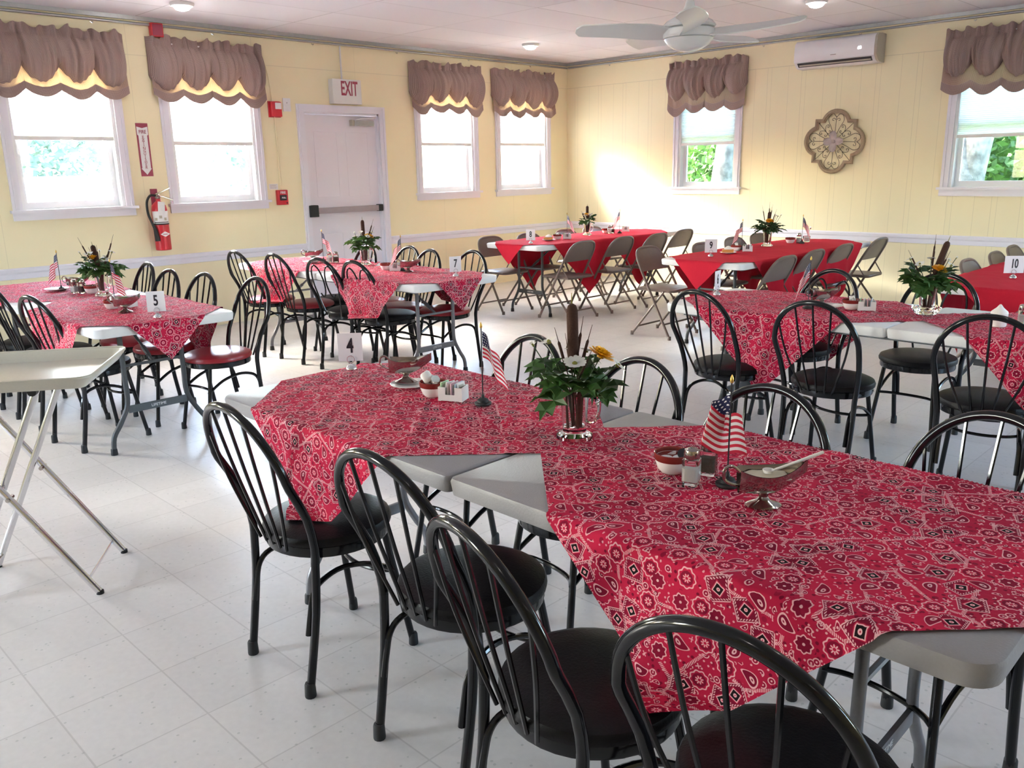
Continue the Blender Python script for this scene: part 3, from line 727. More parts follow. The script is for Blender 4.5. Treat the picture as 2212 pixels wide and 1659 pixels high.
obj('valve', MB().lathe([(.018, .47), (.024, .48), (.024, .505), (.014, .515)], 14), 'steel', fe)
obj('lever_handle', MB().tube([(0, -.02, .515), (.01, .03, .53), (.02, .11, .565)], .006, 6).tube([(0, -.02, .495), (.01, .04, .49), (.02, .13, .455)], .006, 6), 'steel', fe)
obj('hose', MB().tube(spline([(.0, -.02, .50), (.01, -.075, .50), (.02, -.115, .44), (.02, -.115, .34), (.03, -.095, .26), (.04, -.08, .20)], 6), .011, 8), 'rubber', fe)
obj('nozzle', MB().tube([(.04, -.085, .23), (.045, -.075, .19), (.045, -.065, .09)], [.012, .018, .024], 10), 'rubber', fe)
mb = MB(); mb.obox((.078, -.01, .40), (.001, 0, 0), (0, .032, -.004), (0, .004, .045)); obj('inspection_tag', mb, 'label', fe, smooth=False)
obj('wall_bracket', MB().box(-.084, -.066, -.03, .03, .36, .56), 'signred', fe, smooth=False)

# ------------------------------------------------------------------ air conditioner
ac = thing('air_conditioner', 'glossy white wall mounted air conditioner above the scrollwork medallion', 'air conditioner', (3.865, 0, 2.60))
prof = [(-.001, .145), (-.10, .150), (-.175, .142), (-.212, .11), (-.222, .02), (-.218, -.065), (-.205, -.075), (-.165, -.115), (-.12, -.132), (-.001, -.135)]
mb = MB(); vs = [(x, y, z) for x in (-.435, .425) for y, z in prof]; n = len(prof)
mb.add(vs, [(i, (i+1) % n, n+(i+1) % n, n+i) for i in range(n)] + [tuple(range(n)), tuple(range(2*n-1, n-1, -1))]); obj('front_case', mb, 'acw', ac, angle=50)
mb = MB(); pr2 = [(y*.99, z*.985) for y, z in prof]; mb.add([(x, y, z) for x in (.425, .45) for y, z in pr2], [(i, (i+1) % n, n+(i+1) % n, n+i) for i in range(n)] + [tuple(range(n)), tuple(range(2*n-1, n-1, -1))]); obj('end_panel', mb, 'acg', ac, angle=50)
mb = MB(); mb.add([(-.40, -.208, -.078), (.40, -.208, -.078), (.40, -.168, -.117), (-.40, -.168, -.117)], [(0, 1, 2, 3)]); mb.xf(Matrix.Translation((0, -.003, -.003))); obj('air_slot', mb, 'acd', ac, smooth=False)
mb = MB(); mb.obox((0, -.186, -.106), (.385, 0, 0), (0, .006, -.006), (0, .001, .001)); obj('louvre', mb, 'acg', ac, smooth=False)
text_mesh('temperature_display', '68', .042, 'led', ac, Matrix.Translation((.275, -.2225, .012)) @ Matrix.Rotation(PI/2, 4, 'X'), bold=.0008)
obj('maker_mark', MB().box(-.03, .03, -.2225, -.2215, -.03, -.023), 'steel', ac, smooth=False)

# ------------------------------------------------------------------ scrollwork medallion
md = thing('wall_medallion', 'quatrefoil wooden medallion with wire scrolls hanging on the yellow wall', 'wall decoration', (3.855, -.012, 1.70)); md.rotation_euler = (0, math.radians(2.5), 0)
def quatre(R, r, q, k=12):
    """closed outline: four lobes (radius r centred R out) joined by square corners at +-q"""
    pts = []
    for i in range(4):
        a0 = i*PI/2; cx = R
        h = math.sqrt(max(0, r*r-(q-R)**2)) if abs(q-R) < r else 0
        a = math.atan2(h, q-R)
        for j in range(k+1):
            t = -a+2*a*j/k; x, y = cx+r*math.cos(t), r*math.sin(t)
            pts.append((x*math.cos(a0)-y*math.sin(a0), x*math.sin(a0)+y*math.cos(a0)))
        x, y = q, q; pts.append((x*math.cos(a0)-y*math.sin(a0), x*math.sin(a0)+y*math.cos(a0)))
    return pts
o1, o2, o3 = quatre(.175, .165, .232), quatre(.170, .140, .207), quatre(.168, .128, .196)
mb = MB(); n = len(o1)
rings = [(o1, 0), (o1, -.022), ([(a*.97, b*.97) for a, b in o1], -.030), (o2, -.028), (o2, -.016), (o3, -.014), (o3, 0)]
mb.add([(x, y, z) for ring, y in rings for x, z in ring], [(i*n+k, i*n+(k+1) % n, ((i+1) % 7)*n+(k+1) % n, ((i+1) % 7)*n+k) for i in range(7) for k in range(n)])
obj('wooden_frame', mb, 'wood', md, angle=35)
def spiral(cx, cz, r0, turns, a0, sgn=1, n=18): return [(cx+(r0*(1-t*.8))*math.cos(a0+sgn*turns*2*PI*t), -.014, cz+(r0*(1-t*.8))*math.sin(a0+sgn*turns*2*PI*t)) for t in [i/n for i in range(n+1)]]
mb = MB()
def addw(pts, a, m_): c, s = math.cos(a), math.sin(a); m_.tube([(x*c-z*s, y, x*s+z*c) for x, y, z in pts], .0026, 5)
for i in range(4):
    a = i*PI/2
    addw([(0, -.014, .02), (0, -.014, .265)], a, mb); addw([(0, -.014, .02), (.0, -.014, .275)], a+PI/4, mb)
    for s in (-1, 1):
        addw(spline([(s*.01, -.014, .06), (s*.05, -.014, .15), (s*.085, -.014, .22), (s*.07, -.014, .275), (s*.03, -.014, .285), (s*.004, -.014, .255)], 5), a, mb)
        addw([(s*abs(x), y, z) for x, y, z in spiral(.030, .225, .022, .9, PI, -1)], a, mb)
        addw(spline([(s*.075, -.014, .175), (s*.105, -.014, .165), (s*.11, -.014, .12), (s*.085, -.014, .085), (s*.06, -.014, .09)], 4), a, mb)
        addw([(x*s, y, z) for x, y, z in spiral(.082, .155, .016, .9, PI/2, 1)], a, mb); addw([(x*s, y, z) for x, y, z in spiral(.062, .105, .015, .9, -PI/2, -1)], a, mb)
obj('wire_scrolls', mb, 'iron', md)
for i in range(4):
    mb = MB(); a = i*PI/2+.06
    def pf(u, v, a=a):
        w = (v-.5)*2; r = .012+.098*u; lob = (.020+.028*math.sin(PI*min(1, u*1.05))**.7)*(1+.12*math.cos(w*9))
        x, z = w*lob, r; y = -.024-.022*math.sin(PI*u*.8)-.010*math.cos(w*6)*u
        return (x*math.cos(a)-z*math.sin(a), y, x*math.sin(a)+z*math.cos(a))
    mb.grid(8, 10, pf); obj('flower_petal', mb, 'petalp', md, angle=80)
obj('flower_boss', MB().lathe([(.020, 0), (.018, .012), (.0, .018)], 10).xf(Matrix.Translation((0, -.028, 0)) @ Matrix.Rotation(PI/2, 4, 'X')), 'petalp', md)

# ------------------------------------------------------------------ ceiling lamps and fan
LP = [(.84, -5.82), (.99, -1.78), (4.37, -1.72), (4.5, -5.9), (8.0, -1.75), (7.9, -5.8), (4.4, -9.9), (7.8, -9.8), (11.2, -1.8), (11.2, -5.8), (11.2, -9.8), (.9, -9.9)]
LB = ['round dome light on the ceiling above table 5 and the leftmost windows', 'round dome light on the ceiling near the room corner', 'round dome light on the ceiling in front of the air conditioner']
lamp0 = thing('ceiling_light', LB[0], 'ceiling light', (*LP[0], HC), 0, 'ceiling lights')
obj('trim_ring', MB().lathe([(.098, 0), (.098, -.012), (.088, -.026), (.066, -.030), (.066, -.020)], 28), 'lampm', lamp0)
obj('diffuser', MB().lathe([(.066, -.024), (.064, -.038), (.050, -.052), (.025, -.060), (.0, -.062)], 28), 'lamp', lamp0)
for i, p in enumerate(LP[1:]):
    dup(lamp0, (*p, HC), 0, LB[i+1] if i < 2 else 'round dome light on the ceiling out of view, number %d' % (i-1))
fn_ = thing('ceiling_fan', 'white ceiling fan with curved blades hanging in front of the right wall', 'ceiling fan', (5.02, -4.69, 2.275), 0)
obj('downrod', MB().tube([(0, 0, .12), (0, 0, HC-2.275)], .013, 10).lathe([(.06, HC-2.275), (.055, HC-2.275-.04), (.02, HC-2.275-.07)], 18), 'fan', fn_)
obj('upper_shroud', MB().lathe([(.014, .175), (.022, .165), (.030, .12), (.045, .085), (.085, .062), (.135, .035), (.158, .010), (.150, .0), (.11, -.005)], 32), 'fan', fn_)
obj('motor_housing', MB().lathe([(.12, .005), (.152, -.012), (.158, -.040), (.150, -.058), (.146, -.060)], 32), 'fan', fn_)
obj('lower_bowl', MB().lathe([(.146, -.063), (.142, -.072), (.118, -.100), (.078, -.122), (.035, -.134), (0, -.137)], 32), 'fan', fn_)
mb = MB()
def blade(u, v):
    r = .12+.56*u; w = .100*(1-.35*u)*(1 if u < .93 else math.sqrt(max(.02, 1-((u-.93)/.075)**2)))*(.7+.3*min(1, u*4)); s = (v-.5)*2
    sweep = .05*math.sin(PI*u)-.03*u
    return (r, s*w*.8+sweep, -.030+.02*u+s*w*.34)
mb.grid(24, 8, blade); o_ = mb; nv = len(mb.v)
mb.v += [(x, y, z-.007) for x, y, z in mb.v]; mb.f += [tuple(reversed([i+nv for i in f])) for f in mb.f[:]]
edge = [i for i in range(25)] + [25*k+24 for k in range(1, 9)] + [25*8+i for i in range(23, -1, -1)] + [25*k for k in range(7, 0, -1)]
mb.f += [(edge[i], edge[i]+nv, edge[(i+1) % len(edge)]+nv, edge[(i+1) % len(edge)]) for i in range(len(edge))]
bm_ = mb.mesh('blade', M['fan'], 50)
for k in range(5): link('blade', bm_, fn_, rot=(0, 0, math.radians(15.3+72*k)))

# ------------------------------------------------------------------ bentwood style metal chairs
def hoop_pt(a, HH=.868):
    x = -.2*math.cos(a); z = .66+(HH-.66)*math.sin(a); return (x, -.165-.135*((z-.44)/(HH-.44)), z)
def make_cafe(name, label, seatm, back):
    t = thing(name, label, 'chair')
    obj('seat', MB().lathe([(.180, .430), (.194, .436), (.1955, .448), (.190, .460), (.165, .471), (.11, .477), (.05, .479), (0, .4795)], 36), seatm, t)
    obj('seat_ring', MB().lathe([(.150, .402), (.186, .402), (.188, .408), (.186, .431), (.150, .431)], 36), 'black', t)
    pts = [(-.172, -.158, .405), (-.178, -.160, .46), (-.190, -.185, .56)] + [hoop_pt(PI*i/20) for i in range(21)] + [(.190, -.185, .56), (.178, -.160, .46), (.172, -.158, .405)]
    obj('back_hoop', MB().tube(spline(pts, 2), .0128, 12), 'black', t)
    for s in (-1, 1):
        l = obj('leg', MB().tube(spline([(s*.172, -.158, .41), (s*.170, -.168, .25), (s*.166, -.205, .012)], 4), .0128, 10), 'black', t)
        obj('foot_cap', MB().lathe([(.0165, 0), (.0170, .004), (.0155, .04), (.0135, .045)], 12, (s*.166, -.205, 0)), 'rubber', l)
        l = obj('leg', MB().tube([(s*.128, .115, .41), (s*.165, .178, .012)], .0112, 10), 'black', t)
        obj('foot_cap', MB().lathe([(.0150, 0), (.0155, .004), (.0140, .035), (.0120, .04)], 12, (s*.166, .179, 0)), 'rubber', l)
        obj('side_brace', MB().tube(spline([(s*.152, -.188, .185), (s*.152, -.175, .25), (s*.151, -.160, .305), (s*.148, -.125, .335), (s*.140, -.05, .345), (s*.138, .05, .32), (s*.143, .135, .27)], 4), .0085, 8), 'black', t)
    obj('front_brace', MB().tube(spline([(-.143, .145, .265), (-.09, .11, .262), (0, .095, .26), (.09, .11, .262), (.143, .145, .265)], 4), .0075, 8), 'black', t)
    if back == 'spindle':
        for xb, a in ((-.072, .30), (-.038, .36), (0, .5), (.038, .64), (.072, .70)):
            hp = Vector(hoop_pt(PI*(a if a not in (.30, .70) else (.17 if a < .5 else .83))))
            bot = Vector((xb, -.188, .425)); mid = bot.lerp(hp, .55); mid.x += xb*.2 if abs(xb) > .05 else xb*.1; mid.y -= .004
            obj('spindle', MB().tube(spline([bot, mid, hp], 5), .0052, 6), 'black', t)
    else:
        for s in (-1, 1):
            P = [(s*.085, .43), (s*.120, .56), (s*.140, .68), (s*.125, .775), (s*.080, .815), (s*.035, .78), (s*.012, .70), (s*.022, .62), (s*.055, .575), (s*.085, .60)]
            obj('scroll', MB().tube(spline([(x, -.182-.118*((z-.44)/.43)*.92, z) for x, z in P], 5), .0058, 6), 'black', t)
    return t
PROTO = {}
def cafe(x, y, rz, label, group, seatm='blackv', back='spindle'):
    k = (seatm, back)
    if k not in PROTO:
        t = make_cafe('cafe_chair', label, seatm, back); t.location = (x, y, 0); t.rotation_euler = (0, 0, rz); t['group'] = nm_(group); PROTO[k] = t; return t
    return dup(PROTO[k], (x, y, 0), rz, label, group)
B, Rr, SP, HT = 'blackv', 'redv', 'spindle', 'heart'
CH = [
 (5.92,-7.975,0,B,SP,'black loop-back chair on the near side of table 4 farthest left'),
 (6.55,-7.95,0,B,SP,'black loop-back chair on the near side of table 4, second from the left'),
 (7.06,-8.085,-.22,B,SP,'black loop-back chair on the near side of table 4, third from the left'),
 (7.49,-8.07,.08,B,SP,'black loop-back chair nearest the camera at the bottom edge of the picture'),
 (5.88,-7.32,PI-.15,B,SP,'black loop-back chair on the far side of table 4 just left of the vase'),
 (6.42,-7.38,PI-.15,B,SP,'black loop-back chair on the far side of table 4 just right of the vase'),
 (6.93,-7.44,PI-.06,B,SP,'black loop-back chair on the far side of table 4 behind the gravy boat'),
 (7.44,-7.33,PI-.2,B,SP,'black loop-back chair on the far side of table 4 at the right edge'),
 (5.79,-5.37,-.15,B,SP,'black loop-back chair on the near side of table 6 beside the number 6'),
 (6.34,-5.35,.03,B,SP,'black loop-back chair on the near side of table 6 before the cups'),
 (7.0,-5.27,.2,B,SP,'black loop-back chair on the near side of table 6 at the right edge'),
 (5.85,-4.75,PI-.25,B,HT,'black scroll-back chair on the far side of table 6 behind its cups'),
 (6.47,-4.59,PI,B,HT,'black scroll-back chair on the far side of table 6 behind the flower vase'),
 (2.03,-7.64,0,B,SP,'black loop-back chair on the near side of table 5 farthest from the number card'),
 (2.47,-7.64,0,B,SP,'black loop-back chair on the near side of table 5, middle of three'),
 (3.03,-7.63,.15,B,SP,'black loop-back chair on the near side of table 5 behind the tray'),
 (1.85,-7.08,PI-.08,B,SP,'black loop-back chair on the far side of table 5, leftmost'),
 (2.48,-7.19,PI,Rr,SP,'red-seated loop-back chair on the far side of table 5, second from the left'),
 (2.88,-7.14,PI,Rr,SP,'red-seated loop-back chair on the far side of table 5, third from the left'),
 (3.37,-7.05,PI,Rr,SP,'red-seated loop-back chair on the far side of table 5 nearest the camera'),
 (1.58,-5.66,0,Rr,SP,'red-seated loop-back chair on the near side of table 7, leftmost'),
 (2.08,-5.60,0,Rr,SP,'red-seated loop-back chair on the near side of table 7, second from the left'),
 (2.65,-5.58,.08,B,HT,'black scroll-back chair on the near side of table 7, third from the left'),
 (3.06,-5.54,0,B,HT,'black scroll-back chair on the near side of table 7 nearest its number card'),
 (2.06,-5.30,PI-.15,B,SP,'black loop-back chair on the far side of table 7 behind the flower vase'),
 (2.47,-5.17,PI-.1,Rr,SP,'red-seated loop-back chair on the far side of table 7 behind the right flag'),
 (2.83,-5.26,PI-.15,Rr,SP,'red-seated loop-back chair on the far side of table 7, second from its number'),
 (3.22,-5.14,PI-.06,Rr,SP,'red-seated loop-back chair on the far side of table 7 behind the number 7 card'),
]
for x, y, rz, sm, bk, lab in CH:
    tb = lab.split('table ')[1][0] if 'table ' in lab else '4'
    cafe(x, y, rz, lab, 'loop-back metal chairs around table ' + tb, sm, bk)

# ------------------------------------------------------------------ folding chairs
FC = None
def make_fold(label):
    t = thing('folding_chair', label, 'folding chair')
    def fy(z): return .205-.425*z/.77
    pts = [(-.218, fy(.012), .012), (-.212, fy(.30), .30), (-.205, fy(.60), .60), (-.192, fy(.69), .69), (-.155, fy(.745), .745), (-.09, fy(.768), .768), (0, fy(.772), .772)]
    pts = pts + [(-x, y, z) for x, y, z in pts[-2::-1]]
    obj('front_frame', MB().tube(spline(pts, 4), .0115, 10), 'beige', t)
    for s in (-1, 1):
        l = obj('rear_leg', MB().tube([(s*.196, .115, .415), (s*.198, -.215, .012)], .0105, 8), 'beige', t)
        obj('foot_cap', MB().lathe([(.0145, 0), (.0145, .03), (.012, .034)], 10, (s*.198, -.216, 0)), 'beige', l)
        obj('front_foot_cap', MB().lathe([(.0155, 0), (.0155, .03), (.012, .034)], 10, (s*.218, .200, 0)), 'beige', t)
        obj('hinge_link', MB().tube([(s*.203, fy(.53), .53), (s*.200, -.165, .415)], .006, 6), 'beige', t)
    obj('rear_crossbar', MB().tube([(-.198, -.155, .085), (.198, -.155, .085)], .008, 8), 'beige', t)
    obj('front_crossbar', MB().tube([(-.214, fy(.13), .13), (.214, fy(.13), .13)], .008, 8), 'beige', t)
    obj('seat', MB().prism(rrect(-.188, .188, -.19, .205, .055), .408, .432, .010), 'beige', t)
    mb = MB()
    def back(u, v):
        z = .575+.185*v; w = .196 if z < .68 else .196*math.sqrt(max(0, 1-((z-.68)/.094)**2))*.98+.003
        s = (u-.5)*2; return (s*w, fy(z)-.012*(1-s*s)+.0, z)
    mb.grid(16, 10, back); nv = len(mb.v); fs = mb.f[:]
    mb.v += [(x, y+.006, z) for x, y, z in mb.v]; mb.f += [tuple(reversed([i+nv for i in f])) for f in fs]
    ed = list(range(17)) + [17*k+16 for k in range(1, 11)] + [170+i for i in range(15, -1, -1)] + [17*k for k in range(9, 0, -1)]
    mb.f += [(ed[i], ed[i]+nv, ed[(i+1) % len(ed)]+nv, ed[(i+1) % len(ed)]) for i in range(len(ed))]
    obj('backrest', mb, 'beige', t, angle=50)
    return t
def fold(x, y, rz, label, group):
    global FC
    if FC is None: FC = make_fold(label); FC.location = (x, y, 0); FC.rotation_euler = (0, 0, rz); FC['group'] = nm_(group); return FC
    return dup(FC, (x, y, 0), rz, label, group)
L, Rt = -PI/2, PI/2     # faces +x / faces -x
FCH = [
 (1.64,-2.93,L,'8','taupe folding chair on the window side of table 8 beside the number 8 end'),(1.70,-2.40,L,'8','taupe folding chair on the window side of table 8, second from the number card'),
 (1.66,-1.72,L,'8','taupe folding chair on the window side of table 8 behind the flower vase'),(1.62,-1.18,L,'8','taupe folding chair on the window side of table 8 nearest the right wall'),
 (2.45,-2.82,Rt,'8','taupe folding chair on the aisle side of table 8 nearest the number 8 end'),(2.46,-2.19,Rt,'8','taupe folding chair on the aisle side of table 8, second from the number card'),
 (2.52,-1.66,Rt,'8','taupe folding chair on the aisle side of table 8, third from the number card'),(2.42,-1.0,Rt,'8','taupe folding chair on the aisle side of table 8 nearest the right wall'),
 (3.73,-2.97,L,'9','taupe folding chair on the left side of table 9 nearest the number 9'),(3.93,-2.38,L,'9','taupe folding chair on the left side of table 9, second from the number card'),
 (3.86,-1.70,L,'9','taupe folding chair on the left side of table 9, third from the number card'),(3.84,-1.17,L,'9','taupe folding chair on the left side of table 9 nearest the right wall'),
 (4.70,-3.05,Rt,'9','taupe folding chair on the right side of table 9 nearest the number 9'),(4.66,-2.46,Rt,'9','taupe folding chair on the right side of table 9, second from the number card'),
 (4.64,-1.84,Rt,'9','taupe folding chair on the right side of table 9, third from the number card'),(4.64,-1.05,Rt,'9','taupe folding chair on the right side of table 9 nearest the yellow wall'),
 (6.28,-2.56,L,'10','taupe folding chair on the left side of table 10 nearest the camera'),(6.28,-1.90,L,'10','taupe folding chair on the left side of table 10, middle of the row'),
 (6.24,-1.28,L,'10','taupe folding chair on the left side of table 10 nearest the right wall'),
]
for x, y, rz, tb, lab in FCH: fold(x, y, rz, lab, 'folding chairs around table ' + tb)

# ------------------------------------------------------------------ folding tables
TZ = .74
def make_table(label, topm, legm, x0, x1, y0, y1, seam, group='folding tables'):
    """long side along x when x1-x0 > y1-y0; built in world axes around its centre"""
    cx, cy = (x0+x1)/2, (y0+y1)/2; along = (x1-x0) > (y1-y0)
    t = thing('folding_table', label, 'table', (cx, cy, 0), 0 if along else PI/2, group)
    Lh = (x1-x0)/2 if along else (y1-y0)/2; Wh = (y1-y0)/2 if along else (x1-x0)/2
    sm = seam-cx if along else 0
    halves = [(-Lh, sm-.002), (sm+.002, Lh)]
    for i, (a, b) in enumerate(halves):
        R1, R2 = (.055, .016) if i == 0 else (.016, .055); o = []
        for px, py, a0, r in ((b, -Wh, -90, R2), (b, Wh, 0, R2), (a, Wh, 90, R1), (a, -Wh, 180, R1)):
            c = (px-r if a0 in (-90, 0) else px+r, py+r if py < 0 else py-r)
            for k in range(7): q = math.radians(a0+15*k); o.append((c[0]+r*math.cos(q), c[1]+r*math.sin(q)))
        mb = MB(); n = len(o)
        def ring(z, d):
            return [(x-(d if x > (a+b)/2 else -d), y-(d if y > 0 else -d), z) for x, y in o]
        rg = [ring(TZ-.05, .010), ring(TZ-.046, .004), ring(TZ-.012, .0), ring(TZ-.003, .003), ring(TZ, .010)]
        mb.add([p for r in rg for p in r], [(j*n+k, j*n+(k+1) % n, (j+1)*n+(k+1) % n, (j+1)*n+k) for j in range(4) for k in range(n)] + [tuple(range(n-1, -1, -1)), tuple(4*n+k for k in range(n))])
        obj('tabletop_half', mb, topm, t, angle=35)
    obj('apron_rails', MB().box(-Lh+.10, Lh-.10, -Wh+.055, -Wh+.075, TZ-.065, TZ-.048).box(-Lh+.10, Lh-.10, Wh-.075, Wh-.055, TZ-.065, TZ-.048), legm, t, smooth=False)
    for e in (-1, 1):
        X = e*(Lh-.28)
        obj('hinge_bar', MB().tube([(X, -.24, TZ-.062), (X, .24, TZ-.062)], .010, 8), legm, t); fr = obj('leg_crossbar', MB().box(X-.006, X+.006, -.165, .165, .215, .255), legm, t)
        if tuple(label)[:0] == (): text_mesh('maker_label', 'LIFETIME', .022, 'label', fr, Matrix.Translation((X+e*.0068, 0, .235)) @ Matrix.Rotation(e*PI/2, 4, 'Z') @ Matrix.Rotation(PI/2, 4, 'X'), ext=.0003)
        for s in (-1, 1):
            l = obj('leg', MB().tube(spline([(X, s*.165, TZ-.055), (X, s*.165, .42), (X, s*.168, .27), (X, s*.215, .17), (X, s*.262, .095), (X, s*.272, .012)], 4), .0138, 10), legm, t)
            obj('foot_cap', MB().lathe([(.0185, 0), (.0190, .004), (.0170, .032), (.0140, .036)], 12, (X, s*.272, 0)), 'rubber', l)
        obj('diagonal_brace', MB().tube([(X, 0, TZ-.26), (X-e*.34, .0, TZ-.07)], .0085, 8).tube([(X, -.165, TZ-.26), (X, .165, TZ-.26)], .0085, 8).tube([(X-e*.05, 0, TZ-.232), (X-e*.12, 0, TZ-.193)], .013, 8), legm, t)
    return t
TB = {
 4: (5.325, 7.765, -8.0, -7.21, 6.525), 5: (1.23, 3.67, -7.82, -7.055, 2.45), 6: (5.36, 7.80, -5.38, -4.61, 6.58),
 7: (1.26, 3.70, -5.785, -5.02, 2.48), 8: (1.65, 2.42, -3.215, -.775, 0), 9: (4.0, 4.765, -3.475, -1.035, 0), 10: (6.235, 7.0, -3.80, -1.36, 0)}
make_table('grey folding table in the foreground set as table 4', 'grey', 'legg', *TB[4])
make_table('white folding table set as table 5 by the leftmost windows', 'white', 'legd', *TB[5])
make_table('white folding table set as table 6 at the right behind table 4', 'white', 'legd', *TB[6])
make_table('white folding table set as table 7 in front of the exit door', 'white', 'legg', *TB[7])
make_table('white folding table set as table 8 in the room corner', 'white', 'legd', *TB[8])
make_table('white folding table set as table 9 under the medallion', 'white', 'legd', *TB[9])
make_table('white folding table set as table 10 at the right edge', 'white', 'legd', *TB[10])

def drape(label, mt, tb, cx, cy, D, seed, group, lift=.0, clamps=(), N=84, creases=True):
    x0, x1, y0, y1, _ = TB[tb]; rnd = random.Random(seed); S = D/math.sqrt(2); r = .03
    ph = [rnd.uniform(0, 6.28) for _ in range(8)]; rot = PI/4+rnd.uniform(-.015, .015)
    cr = [S*2*(k/4)-S+rnd.uniform(-.01, .01) for k in range(1, 4)]
    mb = MB()
    def fn(u, v):
        a, b = (u-.5)*2*S, (v-.5)*2*S
        X = cx+a*math.cos(rot)-b*math.sin(rot); Y = cy+a*math.sin(rot)+b*math.cos(rot)
        ix, iy = min(max(X, x0+r), x1-r), min(max(Y, y0+r), y1-r)
        dx, dy = X-ix, Y-iy; d = math.hypot(dx, dy)
        h = .0022+lift + .0012*math.sin(X*23+ph[0])*math.sin(Y*19+ph[1]) + .0008*math.sin(X*47+Y*31+ph[2])
        if creases:
            for c in cr: h += .0030*math.exp(-((a-c)/.006)**2) + .0030*math.exp(-((b-c)/.006)**2)
            h += .0035*math.exp(-((a*.8+b*.55-.05*math.sin(b*9)-(rnd_c))/.010)**2)
        if d <= r: return (X, Y, TZ+h)
        nx, ny = dx/d, dy/d; q = d-r
        arc = .010
        if q < arc*PI/2:
            t = q/arc; off = arc*math.sin(t); z = TZ-arc*(1-math.cos(t))+h*math.cos(t)
        else:
            off = arc; z = TZ-arc-(q-arc*PI/2)
        # tangential coordinate gives the hanging folds
        s = X*abs(ny)+Y*abs(nx); w = max(0., min(1., (TZ-z-.02)/.25))
        off += .006+lift + w*(.022*(1+math.sin(s*15+ph[3]))*.5 + .010*math.sin(s*31+ph[4])*w)
        for (sx_, sy_, sr, sz) in clamps:
            if z < sz:
                over = sz-z; z = sz+.0015*math.sin(s*30); off += over*.9
                break
        return (ix+nx*(r+off), iy+ny*(r+off), z)
    rnd_c = rnd.uniform(-.2, .2)
    mb.grid(N, N, fn, lambda u, v: (u*2*S+seed*.37, v*2*S+seed*.71))
    o = obj('tablecloth', mb, mt, None, angle=60)
    return props(o, label, 'tablecloth', group)
gB, gR = 'red bandana print tablecloths', 'plain red tablecloths'
SZ = .4835
drape('red bandana tablecloth under the number 4 card, hanging onto a chair seat', 'band', 4, 5.93, -7.575, .79, 1, gB, clamps=((0,0,0,SZ),), N=130)
drape('red bandana tablecloth under the full gravy boat nearest the camera', 'band', 4, 7.235, -7.57, .80, 2, gB, lift=.003, clamps=((0,0,0,SZ),), N=150, creases=False)
drape('red bandana tablecloth at the number 5 end of table 5', 'band', 5, 3.09, -7.45, .79, 3, gB, lift=.003)
drape('red bandana tablecloth at the left end of table 5 by the windows', 'band', 5, 1.80, -7.44, .79, 4, gB)
drape('red bandana tablecloth beside the number 6 card', 'band', 6, 5.97, -5.0, .79, 5, gB, N=110)
drape('red bandana tablecloth at the right end of table 6', 'band', 6, 7.33, -5.0, .80, 6, gB, lift=.003, N=110)
drape('red bandana tablecloth at the number 7 end of table 7', 'band', 7, 3.12, -5.41, .79, 7, gB, lift=.003, clamps=((0,0,0,SZ),))
drape('red bandana tablecloth at the far left end of table 7', 'band', 7, 1.87, -5.41, .79, 8, gB, clamps=((0,0,0,SZ),))
for tb, cs, nm in ((8, ((2.02, -2.47), (2.02, -1.60)), 'table 8'), (9, ((4.39, -2.75), (4.39, -1.87)), 'table 9'), (10, ((6.62, -3.07), (6.62, -2.2)), 'table 10')):
    for i, (cx, cy) in enumerate(cs):
        drape('plain red tablecloth over the %s of %s' % (('numbered end', 'wall end')[i], nm), 'red', tb, cx, cy, .95, 20+tb*2+i, gR, lift=.0 if i else .003, N=70)

# ------------------------------------------------------------------ tabletop things
TOP = TZ+.0072
LEAFS = [(0,0,0),(.10,-.10,.02),(.05,-.42,.0),(.30,-.30,.03),(.42,-.52,-.03),(.55,-.27,.03),(.80,-.30,-.06),(.78,-.12,.0),(1,0,-.12),(.78,.12,.0),(.80,.30,-.06),(.55,.27,.03),(.42,.52,-.03),(.30,.30,.03),(.05,.42,.0),(.10,.10,.02)]
def P3(base, az, el, r): return (base[0]+r*math.cos(el)*math.cos(az), base[1]+r*math.cos(el)*math.sin(az), base[2]+r*math.sin(el))
def make_vase(label, loc, rz, group='glass vases of flowers'):
    t = thing('glass_vase', label, 'vase', loc, rz, group)
    obj('vase_wall', MB().lathe([(.048, 0), (.052, .004), (.050, .012), (.033, .022), (.034, .035), (.037, .09), (.041, .140), (.0385, .140), (.034, .09), (.030, .038), (.0, .030)], 28), 'glass', t)
    obj('vase_handle', MB().tube(spline([(.037, 0, .125), (.062, 0, .122), (.070, 0, .10), (.066, 0, .06), (.050, 0, .045), (.035, 0, .05)], 5), .0055, 8), 'glass', t)
    return t
